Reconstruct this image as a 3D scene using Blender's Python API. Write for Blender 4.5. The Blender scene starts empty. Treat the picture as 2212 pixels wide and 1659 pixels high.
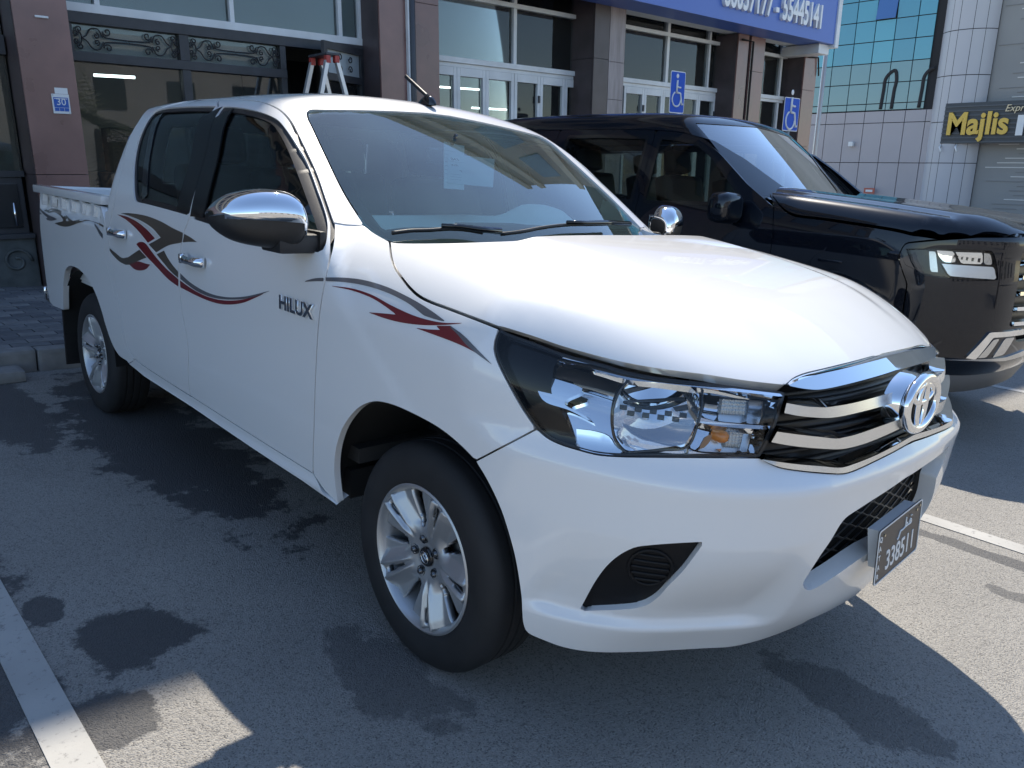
import bpy, bmesh, math, random
import numpy as np
from mathutils import Matrix, Vector
from mathutils.geometry import delaunay_2d_cdt

random.seed(7); RNG = np.random.default_rng(7)
scene = bpy.context.scene
col = scene.collection

# ------------------------------------------------------------------ frames
# car frame: x forward, y left, z normal to the sloping car park; world: z up (gravity).  The car park slopes ~3 deg.
MG3 = np.array([[0.99978, -0.0130, 0.0163], [0.0122, 0.99865, 0.0505], [-0.0169, -0.0503, 0.99859]])
_u, _s, _v = np.linalg.svd(MG3); MG3 = _u @ _v
MG = Matrix([list(map(float, r)) + [0] for r in MG3] + [[0, 0, 0, 1]])

# ------------------------------------------------------------------ camera
CAM = np.array([1.6787, -2.1175, 1.4158]); YAW, PITCH, ROLL, FOC = 2.3798, -0.2504, 0.0603, 1700.58
def _rot():
    f = np.array([np.cos(YAW)*np.cos(PITCH), np.sin(YAW)*np.cos(PITCH), np.sin(PITCH)])
    r0 = np.cross(f, [0, 0, 1.]); r0 /= np.linalg.norm(r0); u0 = np.cross(r0, f)
    return np.cos(ROLL)*r0+np.sin(ROLL)*u0, -np.sin(ROLL)*r0+np.cos(ROLL)*u0, f
CR, CU, CF = _rot()
cam_data = bpy.data.cameras.new('camera'); cam = bpy.data.objects.new('camera', cam_data); col.objects.link(cam)
_m = np.eye(4); _m[:3, 0] = CR; _m[:3, 1] = CU; _m[:3, 2] = -CF; _m[:3, 3] = CAM
cam.matrix_world = MG @ Matrix(_m.tolist())
cam_data.sensor_fit = 'HORIZONTAL'; cam_data.sensor_width = 36.0
cam_data.lens = 36.0*FOC/2212.0
cam_data.clip_start = 0.05; cam_data.clip_end = 2000
scene.camera = cam

# ------------------------------------------------------------------ sky, sun, exposure
SUN_G = np.array([-0.565, 0.40, 1.0]); SUN_G /= np.linalg.norm(SUN_G)
SUN_W = MG3 @ SUN_G
world = bpy.data.worlds.new('World'); scene.world = world; world.use_nodes = True
nt = world.node_tree; nt.nodes.clear()
wo = nt.nodes.new('ShaderNodeOutputWorld'); wb = nt.nodes.new('ShaderNodeBackground'); sk = nt.nodes.new('ShaderNodeTexSky')
sk.sky_type = 'NISHITA'; sk.sun_disc = False
sk.sun_elevation = float(math.asin(SUN_W[2])); sk.sun_rotation = float(math.atan2(SUN_W[0], SUN_W[1]))
sk.air_density = 1.0; sk.dust_density = 0.10; sk.ozone_density = 1.8
wb.inputs['Strength'].default_value = 0.14
nt.links.new(sk.outputs[0], wb.inputs[0]); nt.links.new(wb.outputs[0], wo.inputs[0])
sun_d = bpy.data.lights.new('sun', 'SUN'); sun_d.energy = 4.0; sun_d.angle = math.radians(0.53); sun_d.color = (1.0, 0.92, 0.80)
sun = bpy.data.objects.new('sun', sun_d); col.objects.link(sun)
sun.rotation_euler = Vector(SUN_W.tolist()).to_track_quat('Z', 'Y').to_euler(); sun.location = (0, 0, 30)
vs = scene.view_settings; vs.view_transform = 'Standard'; vs.look = 'None'; vs.gamma = 1; vs.use_curve_mapping = False
vs.exposure = 0.90
scene.cycles.max_bounces = 10; scene.cycles.transparent_max_bounces = 16; scene.cycles.glossy_bounces = 6
scene.cycles.caustics_reflective = False; scene.cycles.caustics_refractive = False
scene.cycles.sample_clamp_indirect = 6

# ------------------------------------------------------------------ outlines read off the photograph become rays that are met with modelled skins
def rays(P):
    P=np.atleast_2d(np.asarray(P,float))
    d=CF+CR*((P[:,:1]-1106)/FOC)-CU*((P[:,1:2]-829.5)/FOC)
    return d/np.linalg.norm(d,axis=1,keepdims=True)
def proj(X):
    d=np.atleast_2d(X)-CAM;z=d@CF
    return np.stack([1106+FOC*(d@CR)/z,829.5-FOC*(d@CU)/z],-1)
CROPS={'c1':(0,0,1400/2212),'c2':(1300,0,1400/2212),'c3':(2628,0,1400/2212),'D':(0,900,1400/2212),'E':(1200,1000,1400/2212),'Q':(2628,1000,1400/2212),
'G':(0,1971,1400/2212),'H':(1300,1971,1400/2212),'I':(2628,1971,1400/2212),'HL':(1900,1270,1240/2212),'GR':(2950,1270,900/2196),'PL':(3050,1700,800/1896),
'WN':(400,350,940/2212),'DC':(120,680,1000/2212),'WS':(1100,380,1600/2212),'MR':(820,720,500/2212),'DR':(400,1000,1000/2212),'BD':(100,700,420/2212),
'FW':(1280,1560,900/1265),'RW':(200,1000,500/1185),'F':(0,0,1/.549156)}
def px(c,*pts):
    ox,oy,s=CROPS[c];p=np.array(pts,float).reshape(-1,2)
    return (p*s+[ox,oy])*.549156
def spline(xs,ys):
    xs=np.array(xs,float);ys=np.array(ys,float);n=len(xs);h=np.diff(xs)
    A=np.eye(n);b=np.zeros(n)
    for i in range(1,n-1):
        A[i,i-1]=h[i-1];A[i,i]=2*(h[i-1]+h[i]);A[i,i+1]=h[i]
        b[i]=6*((ys[i+1]-ys[i])/h[i]-(ys[i]-ys[i-1])/h[i-1])
    M=np.linalg.solve(A,b)
    def f(x):
        x=np.asarray(x,float);i=np.clip(np.searchsorted(xs,x)-1,0,n-2)
        xc=np.clip(x,xs[0],xs[-1])
        a=xs[i+1]-xc;c=xc-xs[i];hh=h[i]
        v=M[i]*a**3/(6*hh)+M[i+1]*c**3/(6*hh)+(ys[i]/hh-M[i]*hh/6)*a+(ys[i+1]/hh-M[i+1]*hh/6)*c
        sl0=(ys[1]-ys[0])/h[0]-h[0]*M[1]/6;sl1=(ys[-1]-ys[-2])/h[-1]+h[-1]*M[-2]/6
        return v+np.where(x<xs[0],(x-xs[0])*sl0,0)+np.where(x>xs[-1],(x-xs[-1])*sl1,0)
    return f
def smax(a,b,k):
    return np.maximum(a,b)+np.maximum(k-np.abs(a-b),0)**2/(4*k)
def smin(a,b,k):
    return -smax(-a,-b,k)
# ---------- pickup skin
W_=spline([-4.1,-3.6,-3.1,-2.4,-1.2,-.4,0,.3,.5,.7,.9],[.868,.886,.896,.90,.90,.899,.897,.888,.868,.82,.74])
S_=spline([.2,.35,.45,.6,.8,.95,1.05,1.15,1.22,1.3,1.45,1.62,1.75],[-.03,-.018,-.012,-.003,0,0,-.004,-.013,-.022,-.043,-.092,-.158,-.215])
ZC=spline([-.6,-.35,0,.3,.5,.7,.85,.95,1.05],[1.290,1.283,1.257,1.217,1.179,1.121,1.063,1.010,.947])
CRN=spline([0,.3,.45,.55,.65,.75,.85,.95],[0,.002,.007,.015,.032,.060,.105,.16])
XC=spline([.2,.25,.28,.33,.4,.46,.55,.65,.72,.76,.785,.80,.825,.86,.90,.95,1.0,1.04,1.1],[.80,.845,.865,.90,.94,.958,.976,.988,.994,.999,.999,.990,.973,.962,.957,.943,.914,.878,.81])
SW1=spline([0,.16,.33,.41,.56,.70,.78,.85,.95],[0,.010,.045,.075,.165,.265,.35,.45,.62])
SW2=spline([0,.2,.33,.5,.6,.7,.78,.85,.95],[0,.008,.022,.060,.115,.20,.31,.46,.72])
SW3=spline([0,.2,.3,.45,.544,.65,.75,.82,.95],[0,.014,.033,.072,.107,.175,.30,.44,.80])
def _st(z,a,b):
    t=np.clip((z-a)/(b-a),0,1);return t*t*(3-2*t)
def sweep(Y,z):
    s=SW1(Y);t=_st(z,.32,.62);s=s*(1-t)+SW2(Y)*t
    t=_st(z,.785,.86);return s*(1-t)+SW3(Y)*t
def f_body(P):
    x,y,z=P[...,0],P[...,1],P[...,2];Y=np.sqrt(y*y+1e-6)
    a=Y-W_(x)-S_(z)
    b=z-ZC(x)+CRN(Y)
    c=(x-XC(z)+sweep(Y,z))*.85
    return smax(smax(a,b,.16),c,.12)
XWB=spline([1.0,1.2,1.35,1.5,1.645,1.75],[.03,-.295,-.54,-.79,-1.035,-1.215])
ZR=spline([-2.8,-2.5,-2.2,-1.8,-1.4,-1.1,-.8],[1.712,1.735,1.744,1.745,1.737,1.710,1.655])
CRR=spline([0,.3,.45,.55,.62,.7,.8],[0,.008,.022,.038,.054,.082,.13])
XB=spline([.9,1.2,1.35,1.55,1.65,1.75],[-2.61,-2.60,-2.585,-2.535,-2.49,-2.42])
def f_cab(P):
    x,y,z=P[...,0],P[...,1],P[...,2];Y=np.sqrt(y*y+1e-6)
    a=Y-W_(np.minimum(x,-.35))-S_(z)
    b=z-ZR(x)+CRR(Y)
    k=.29+(z-1.22)*(.16-.29)/.425
    c=(x-XWB(z)+k*Y**2)*.5
    d=XB(z)-x
    return smax(smax(smax(a,b,.09),c,.045),d,.07)
def trace(f,o,d,t0,t1,n=160,inward=True,it=26):
    """first sign change of f along rays o+t d (inward: outside -> inside)"""
    o=np.broadcast_to(o,d.shape);ts=np.linspace(t0,t1,n)
    val=f(o[:,None,:]+ts[None,:,None]*d[:,None,:])
    if not inward: val=-val
    hit=(val[:,:-1]>0)&(val[:,1:]<=0);ok=hit.any(1);i=hit.argmax(1)
    lo=ts[i];hi=ts[i+1]
    for _ in range(it):
        m=(lo+hi)/2;v=f(o+m[:,None]*d)
        if not inward:v=-v
        lo=np.where(v>0,m,lo);hi=np.where(v>0,hi,m)
    return o+((lo+hi)/2)[:,None]*d,ok
def hitpx(f,P,t0=.8,t1=8):
    X,ok=trace(f,CAM,rays(P),t0,t1,300)
    return X,ok

# ------------------------------------------------------------------ materials
MATS = {}
def principled(name, color, rough=.5, metal=0., coat=0., coat_rough=.03, spec=.5, emis=None, estr=0., ior=1.5, trans=0., alpha=1.):
    if name in MATS: return MATS[name]
    m = bpy.data.materials.new(name); m.use_nodes = True
    b = m.node_tree.nodes['Principled BSDF']
    c = tuple(color)+(1,) if len(color) == 3 else color
    b.inputs['Base Color'].default_value = c; b.inputs['Roughness'].default_value = rough; b.inputs['Metallic'].default_value = metal
    b.inputs['Coat Weight'].default_value = coat; b.inputs['Coat Roughness'].default_value = coat_rough; b.inputs['Specular IOR Level'].default_value = spec
    b.inputs['IOR'].default_value = ior; b.inputs['Transmission Weight'].default_value = trans
    if emis is not None:
        b.inputs['Emission Color'].default_value = tuple(emis)+(1,); b.inputs['Emission Strength'].default_value = estr
    MATS[name] = m
    return m
def nodes_of(m): return m.node_tree.nodes, m.node_tree.links
def vary(m, scale=4., amount=.15, detail=4., bump=0., bscale=60., rough_var=0., coord='Object', stretch=None):
    """noise-driven variation of colour, roughness and fine relief on a principled material"""
    n, l = nodes_of(m); b = n['Principled BSDF']
    tc = n.new('ShaderNodeTexCoord'); src = tc.outputs[coord]
    if stretch:
        mp = n.new('ShaderNodeMapping'); mp.inputs['Scale'].default_value = stretch; l.new(src, mp.inputs[0]); src = mp.outputs[0]
    if amount:
        t = n.new('ShaderNodeTexNoise'); t.inputs['Scale'].default_value = scale; t.inputs['Detail'].default_value = detail; l.new(src, t.inputs['Vector'])
        mr = n.new('ShaderNodeMapRange'); mr.inputs['From Min'].default_value = .3; mr.inputs['From Max'].default_value = .7
        mr.inputs['To Min'].default_value = 1-amount; mr.inputs['To Max'].default_value = 1+amount; l.new(t.outputs[0], mr.inputs[0])
        mx = n.new('ShaderNodeVectorMath'); mx.operation = 'SCALE'; mx.inputs[0].default_value = b.inputs['Base Color'].default_value[:3]
        l.new(mr.outputs[0], mx.inputs['Scale']); l.new(mx.outputs[0], b.inputs['Base Color'])
        if rough_var:
            m2 = n.new('ShaderNodeMapRange'); r = b.inputs['Roughness'].default_value
            m2.inputs['From Min'].default_value = .3; m2.inputs['From Max'].default_value = .7
            m2.inputs['To Min'].default_value = max(.02, r-rough_var); m2.inputs['To Max'].default_value = r+rough_var
            l.new(t.outputs[0], m2.inputs[0]); l.new(m2.outputs[0], b.inputs['Roughness'])
    if bump:
        t2 = n.new('ShaderNodeTexNoise'); t2.inputs['Scale'].default_value = bscale; t2.inputs['Detail'].default_value = 6; l.new(src, t2.inputs['Vector'])
        bp = n.new('ShaderNodeBump'); bp.inputs['Strength'].default_value = bump; bp.inputs['Distance'].default_value = .004
        l.new(t2.outputs[0], bp.inputs['Height']); l.new(bp.outputs[0], b.inputs['Normal'])
    return m
def glass(name, tint, ior=1.5, dust_haze=0., dust_haze_col=(.6, .62, .6), dscale=6., boost=1.0):
    """thin pane: tinted see-through, Fresnel mirror, optional dust film"""
    if name in MATS: return MATS[name]
    m = bpy.data.materials.new(name); m.use_nodes = True; n, l = nodes_of(m); n.clear()
    o = n.new('ShaderNodeOutputMaterial'); tr = n.new('ShaderNodeBsdfTransparent'); tr.inputs[0].default_value = tuple(tint)+(1,)
    gl = n.new('ShaderNodeBsdfGlossy'); gl.inputs['Roughness'].default_value = .01; gl.inputs['Color'].default_value = (1, 1, 1, 1)
    fr = n.new('ShaderNodeFresnel'); fr.inputs['IOR'].default_value = ior
    f2 = n.new('ShaderNodeMath'); f2.operation = 'MULTIPLY'; f2.inputs[1].default_value = boost; f2.use_clamp = True; l.new(fr.outputs[0], f2.inputs[0])
    mx = n.new('ShaderNodeMixShader'); l.new(f2.outputs[0], mx.inputs[0])
    if dust_haze:
        df = n.new('ShaderNodeBsdfDiffuse'); df.inputs[0].default_value = tuple(dust_haze_col)+(1,)
        tc = n.new('ShaderNodeTexCoord'); ns = n.new('ShaderNodeTexNoise'); ns.inputs['Scale'].default_value = dscale; ns.inputs['Detail'].default_value = 6
        mr = n.new('ShaderNodeMapRange'); mr.inputs['From Min'].default_value = .3; mr.inputs['From Max'].default_value = .75
        mr.inputs['To Min'].default_value = dust_haze*.6; mr.inputs['To Max'].default_value = dust_haze*1.35
        l.new(tc.outputs['Object'], ns.inputs['Vector']); l.new(ns.outputs[0], mr.inputs[0])
        m2 = n.new('ShaderNodeMixShader'); l.new(mr.outputs[0], m2.inputs[0]); l.new(tr.outputs[0], m2.inputs[1]); l.new(df.outputs[0], m2.inputs[2])
        l.new(m2.outputs[0], mx.inputs[1])
    else: l.new(tr.outputs[0], mx.inputs[1])
    l.new(gl.outputs[0], mx.inputs[2]); l.new(mx.outputs[0], o.inputs[0])
    MATS[name] = m
    return m

def translucent(m, f):
    n, l = nodes_of(m); b = n['Principled BSDF']; o = n['Material Output']; t = n.new('ShaderNodeBsdfTranslucent'); t.inputs[0].default_value = b.inputs['Base Color'].default_value
    x = n.new('ShaderNodeMixShader'); x.inputs[0].default_value = f; l.new(b.outputs[0], x.inputs[1]); l.new(t.outputs[0], x.inputs[2]); l.new(x.outputs[0], o.inputs[0])
# ------------------------------------------------------------------ objects
def link(o, parent=None, label=None, cat=None, group=None, kind=None):
    col.objects.link(o)
    if parent is not None: o.parent = parent
    if label: o['label'] = label
    if cat: o['category'] = cat
    if group: o['group'] = group
    if kind: o['kind'] = kind
    return o
def thing(name, label, cat, matrix=None, group=None):
    o = bpy.data.objects.new(name, None); link(o, None, label, cat, group)
    o.empty_display_size = .2
    if matrix is not None: o.matrix_world = matrix
    return o
def mesh_obj(name, V, F, mat, parent=None, normals=None, smooth=True, **kw):
    me = bpy.data.meshes.new(name)
    me.from_pydata([tuple(map(float, v)) for v in V], [], [tuple(int(i) for i in f) for f in F]); me.update()
    if mat is not None:
        for mm in (mat if isinstance(mat, (list, tuple)) else [mat]): me.materials.append(mm)
    if smooth: me.polygons.foreach_set('use_smooth', [True]*len(me.polygons))
    if normals is not None: me.normals_split_custom_set_from_vertices([tuple(map(float, n)) for n in normals])
    return link(bpy.data.objects.new(name, me), parent, **kw)
class MB:
    """collects shapes into one mesh"""
    def __init__(s): s.V = []; s.F = []
    def add(s, V, F):
        b = len(s.V); s.V += [tuple(map(float, v)) for v in V]; s.F += [tuple(int(i)+b for i in f) for f in F]; return s
    def box(s, x0, x1, y0, y1, z0, z1):
        v = [(x, y, z) for z in (z0, z1) for y in (y0, y1) for x in (x0, x1)]
        return s.add(v, [(0, 2, 3, 1), (4, 5, 7, 6), (0, 1, 5, 4), (2, 6, 7, 3), (0, 4, 6, 2), (1, 3, 7, 5)])
    def bbox(s, x0, x1, y0, y1, z0, z1, b=.01):
        """box with chamfered edges"""
        bm = bmesh.new(); r = bmesh.ops.create_cube(bm, size=1.0)
        for v in r['verts']: v.co = ((x0+x1)/2+v.co.x*(x1-x0), (y0+y1)/2+v.co.y*(y1-y0), (z0+z1)/2+v.co.z*(z1-z0))
        b = min(b, .45*min(abs(x1-x0), abs(y1-y0), abs(z1-z0)))
        bmesh.ops.bevel(bm, geom=bm.edges[:], offset=b, segments=2, affect='EDGES', profile=.7)
        return s.addbm(bm)
    def addbm(s, bm):
        bm.verts.index_update(); s.add([v.co[:] for v in bm.verts], [[v.index for v in f.verts] for f in bm.faces]); bm.free(); return s
    def tube(s, pts, r, n=8, cap=True, closed=False):
        P = np.array(pts, float); m = len(P); rr = np.broadcast_to(np.array(r, float), (m,))
        T = np.gradient(P, axis=0) if not closed else (np.roll(P, -1, 0)-np.roll(P, 1, 0))
        T /= np.linalg.norm(T, axis=1, keepdims=True)+1e-12
        u = np.cross(T[0], [0, 0, 1.]);
        if np.linalg.norm(u) < 1e-3: u = np.cross(T[0], [0, 1., 0])
        V = []; u /= np.linalg.norm(u)
        for i in range(m):
            u = u-T[i]*(u@T[i]); u /= np.linalg.norm(u)+1e-12; w = np.cross(T[i], u)
            for k in range(n):
                a = 2*math.pi*k/n; V.append(P[i]+rr[i]*(math.cos(a)*u+math.sin(a)*w))
        F = [(i*n+k, i*n+(k+1) % n, ((i+1) % m)*n+(k+1) % n, ((i+1) % m)*n+k) for i in range(m if closed else m-1) for k in range(n)]
        if cap and not closed: F += [tuple(range(n-1, -1, -1)), tuple((m-1)*n+k for k in range(n))]
        return s.add(V, F)
    def lathe(s, prof, n=48, axis='y', c=(0, 0, 0)):
        """prof: (radius, height) pairs; turned about the axis"""
        V = []; m = len(prof)
        for i in range(n):
            a = 2*math.pi*i/n
            for r, h in prof:
                p = (r*math.cos(a), h, r*math.sin(a)) if axis == 'y' else ((h, r*math.cos(a), r*math.sin(a)) if axis == 'x' else (r*math.cos(a), r*math.sin(a), h))
                V.append((p[0]+c[0], p[1]+c[1], p[2]+c[2]))
        F = [(i*m+k, ((i+1) % n)*m+k, ((i+1) % n)*m+k+1, i*m+k+1) for i in range(n) for k in range(m-1)]
        return s.add(V, F)
    def loft(s, rows, closed=False):
        R = [np.array(r, float) for r in rows]; m = len(R[0]); b = []
        for r in R: b += r.tolist()
        k = len(R)
        F = [(i*m+j, i*m+j+1, ((i+1) % k)*m+j+1, ((i+1) % k)*m+j) for i in range(k if closed else k-1) for j in range(m-1)]
        return s.add(b, F)
    def prism(s, poly, d, n):
        """planar polygon poly (3D) extruded by d along n"""
        P = np.array(poly, float); n = np.array(n, float)*d; m = len(P)
        return s.add(np.vstack([P, P+n]), [tuple(range(m-1, -1, -1)), tuple(range(m, 2*m))]+[(i, (i+1) % m, m+(i+1) % m, m+i) for i in range(m)])
    def build(s, name, mat, parent=None, smooth=False, fix=True, angle=None, **kw):
        o = mesh_obj(name, s.V, s.F, mat, parent, smooth=smooth, **kw)
        if fix:
            bm = bmesh.new(); bm.from_mesh(o.data); bmesh.ops.recalc_face_normals(bm, faces=bm.faces)
            if angle is not None:
                for e in bm.edges:
                    if len(e.link_faces) == 2 and e.calc_face_angle(0) > angle: e.smooth = False
            bm.to_mesh(o.data); bm.free()
        return o
def mirror_obj(o, parent=None, name=None):
    """a left-hand twin of a part (y -> -y)"""
    me = o.data; V = np.empty(len(me.vertices)*3); me.vertices.foreach_get('co', V); V = V.reshape(-1, 3); V[:, 1] *= -1
    F = [tuple(reversed(p.vertices[:])) for p in me.polygons]
    o2 = mesh_obj(name or o.name.split('.')[0], V, F, list(me.materials), parent, smooth=False)
    o2.data.polygons.foreach_set('use_smooth', [p.use_smooth for p in me.polygons])
    o2.data.polygons.foreach_set('material_index', [p.material_index for p in me.polygons])
    if 'vn' in NORM.get(o.name, {}):
        N = NORM[o.name]['vn'].copy(); N[:, 1] *= -1; o2.data.normals_split_custom_set_from_vertices(N.tolist())
    else:
        for e, e2 in zip(me.edges, o2.data.edges): pass
        if any(p.use_smooth for p in me.polygons): o2.data.set_sharp_from_angle(angle=math.radians(35))
    if 'kind' in o: o2['kind'] = o['kind']
    return o2
NORM = {}
# ------------------------------------------------------------------ skins: panels cut out of a modelled surface
class Side:      # (x, z), seen from the side
    def __init__(s, sgn=-1, y0=0.): s.g = sgn; s.y0 = y0
    def uv(s, X): return X[:, [0, 2]]
    def ray(s, U): return np.stack([U[:, 0], np.full(len(U), s.y0), U[:, 1]], -1), np.tile([0, float(s.g), 0], (len(U), 1))
class Top:
    def __init__(s, z0=.5, y0=0.): s.z0 = z0; s.y0 = y0
    def uv(s, X): return X[:, :2]
    def ray(s, U): return np.stack([U[:, 0], U[:, 1], np.full(len(U), s.z0)], -1), np.tile([0, 0, 1.], (len(U), 1))
class Cyl:       # wraps the nose about a vertical axis
    def __init__(s, x0=-.1, R=1., y0=0.): s.x0 = x0; s.R = R; s.y0 = y0
    def uv(s, X): return np.stack([np.arctan2(-(X[:, 1]-s.y0), X[:, 0]-s.x0)*s.R, X[:, 2]], -1)
    def ray(s, U):
        a = U[:, 0]/s.R; return np.stack([np.full(len(U), s.x0), np.full(len(U), s.y0), U[:, 1]], -1), np.stack([np.cos(a), -np.sin(a), 0*a], -1)
class XPol:      # wraps the flank and shoulder about a lengthwise axis
    def __init__(s, zc=.6, R=.9, y0=0.): s.zc = zc; s.R = R; s.y0 = y0
    def uv(s, X): return np.stack([X[:, 0], np.arctan2(-(X[:, 1]-s.y0), X[:, 2]-s.zc)*s.R], -1)
    def ray(s, U):
        a = U[:, 1]/s.R; return np.stack([U[:, 0], np.full(len(U), s.y0), np.full(len(U), s.zc)], -1), np.stack([0*a, -np.sin(a), np.cos(a)], -1)
class Azim:      # azimuthal about a point inside, seen from above
    def __init__(s, c, R=1.): s.c = np.array(c, float); s.R = R
    def uv(s, X):
        d = X-s.c; h = np.hypot(d[:, 0], d[:, 1]); p = np.arctan2(h, d[:, 2])*s.R; h = np.maximum(h, 1e-9)
        return np.stack([d[:, 0]/h*p, d[:, 1]/h*p], -1)
    def ray(s, U):
        p = np.maximum(np.hypot(U[:, 0], U[:, 1]), 1e-9); a = p/s.R
        return np.tile(s.c, (len(U), 1)), np.stack([np.sin(a)*U[:, 0]/p, np.sin(a)*U[:, 1]/p, np.cos(a)], -1)
def grad(f, P, e=1.5e-3):
    g = np.stack([f(P+np.eye(3)[k]*e)-f(P-np.eye(3)[k]*e) for k in range(3)], -1)
    return g/(np.linalg.norm(g, axis=1, keepdims=True)+1e-12)
def resample(P, step, closed=False):
    P = np.asarray(P, float)
    if closed: P = np.vstack([P, P[:1]])
    d = np.r_[0, np.cumsum(np.linalg.norm(np.diff(P, axis=0), axis=1))]; keep = np.r_[True, np.diff(d) > 1e-9]; P = P[keep]; d = d[keep]
    n = max(int(round(d[-1]/step)), 1); t = np.linspace(0, d[-1], n+1)
    Q = np.stack([np.interp(t, d, P[:, k]) for k in range(P.shape[1])], -1)
    return Q[:-1] if closed else Q
def smooth_curve(P, n=12):
    """Catmull-Rom (centripetal) through the points, open"""
    P = np.asarray(P, float)
    if len(P) < 3: return P
    Q = np.vstack([2*P[0]-P[1], P, 2*P[-1]-P[-2]]); out = []
    for i in range(1, len(Q)-2):
        p0, p1, p2, p3 = Q[i-1:i+3]
        t0 = 0; t1 = t0+max(np.linalg.norm(p1-p0), 1e-6)**.5; t2 = t1+max(np.linalg.norm(p2-p1), 1e-6)**.5; t3 = t2+max(np.linalg.norm(p3-p2), 1e-6)**.5
        for t in np.linspace(t1, t2, n, endpoint=False):
            A1 = (t1-t)/(t1-t0)*p0+(t-t0)/(t1-t0)*p1; A2 = (t2-t)/(t2-t1)*p1+(t-t1)/(t2-t1)*p2; A3 = (t3-t)/(t3-t2)*p2+(t-t2)/(t3-t2)*p3
            B1 = (t2-t)/(t2-t0)*A1+(t-t0)/(t2-t0)*A2; B2 = (t3-t)/(t3-t1)*A2+(t-t1)/(t3-t1)*A3
            out.append((t2-t)/(t2-t1)*B1+(t-t1)/(t2-t1)*B2)
    out.append(P[-1]); return np.array(out)
def inset(poly, g):
    """move a closed polygon inwards by g"""
    P = np.asarray(poly, float); A = .5*np.sum(P[:, 0]*np.roll(P[:, 1], -1)-np.roll(P[:, 0], -1)*P[:, 1]); sg = 1 if A > 0 else -1
    e0 = P-np.roll(P, 1, 0); e1 = np.roll(P, -1, 0)-P
    n0 = np.stack([-e0[:, 1], e0[:, 0]], -1); n1 = np.stack([-e1[:, 1], e1[:, 0]], -1)
    n0 /= np.linalg.norm(n0, axis=1, keepdims=True)+1e-12; n1 /= np.linalg.norm(n1, axis=1, keepdims=True)+1e-12
    m = n0+n1; d = np.sum(m*n0, 1); m = m/np.maximum(d, .5)[:, None]
    return P+sg*g*m
def inside(P, loops):
    c = np.zeros(len(P), bool)
    for L in loops:
        a = L; b = np.roll(L, -1, 0)
        for i in range(len(L)):
            y0, y1 = a[i, 1], b[i, 1]
            if y0 == y1: continue
            m = ((y0 > P[:, 1]) != (y1 > P[:, 1]))
            c ^= m & (P[:, 0] < (b[i, 0]-a[i, 0])*(P[:, 1]-y0)/(y1-y0)+a[i, 0])
    return c
def segdist(P, loops):
    D = np.full(len(P), 1e9)
    for L in loops:
        for a, b in zip(L, np.roll(L, -1, 0)):
            ab = b-a; t = np.clip(((P-a)@ab)/(ab@ab+1e-12), 0, 1); q = P-a-t[:, None]*ab
            D = np.minimum(D, np.hypot(q[:, 0], q[:, 1]))
    return D
def fill(loops, res):
    """triangulate a region of the plane with even interior points"""
    A = np.vstack(loops); lo = A.min(0); hi = A.max(0)
    gx = np.arange(lo[0], hi[0]+res, res); gy = np.arange(lo[1], hi[1]+res, res*.866)
    X, Y = np.meshgrid(gx, gy); X = X+(np.arange(len(gy)) % 2)[:, None]*res*.5
    G = np.stack([X.ravel(), Y.ravel()], -1); G = G[inside(G, loops)]
    if len(G): G = G[segdist(G, loops) > res*.5]
    pts = [Vector((float(p[0]), float(p[1]))) for p in np.vstack([A, G])] if len(G) else [Vector((float(p[0]), float(p[1]))) for p in A]
    E = []; b = 0
    for L in loops:
        E += [(b+i, b+(i+1) % len(L)) for i in range(len(L))]; b += len(L)
    v, e, f, ov, oe, of = delaunay_2d_cdt(pts, E, [], 0, 1e-7)
    V = np.array([[p.x, p.y] for p in v]); F = np.array([t for t in f if len(t) == 3])
    F = F[inside(V[F].mean(1), loops)]
    t = V[F]; area = (t[:, 1, 0]-t[:, 0, 0])*(t[:, 2, 1]-t[:, 0, 1])-(t[:, 1, 1]-t[:, 0, 1])*(t[:, 2, 0]-t[:, 0, 0])
    F = F[np.abs(area) > 1e-12]; area = area[np.abs(area) > 1e-12]
    F[area < 0] = F[area < 0][:, ::-1]
    lab = []                                               # boundary loops as vertex ids
    b = 0; first = {}
    for i, o in enumerate(ov):
        for k in o: first[k] = i
    for L in loops:
        lab.append([first.get(b+i) for i in range(len(L))]); b += len(L)
    return V, F, lab
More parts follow.
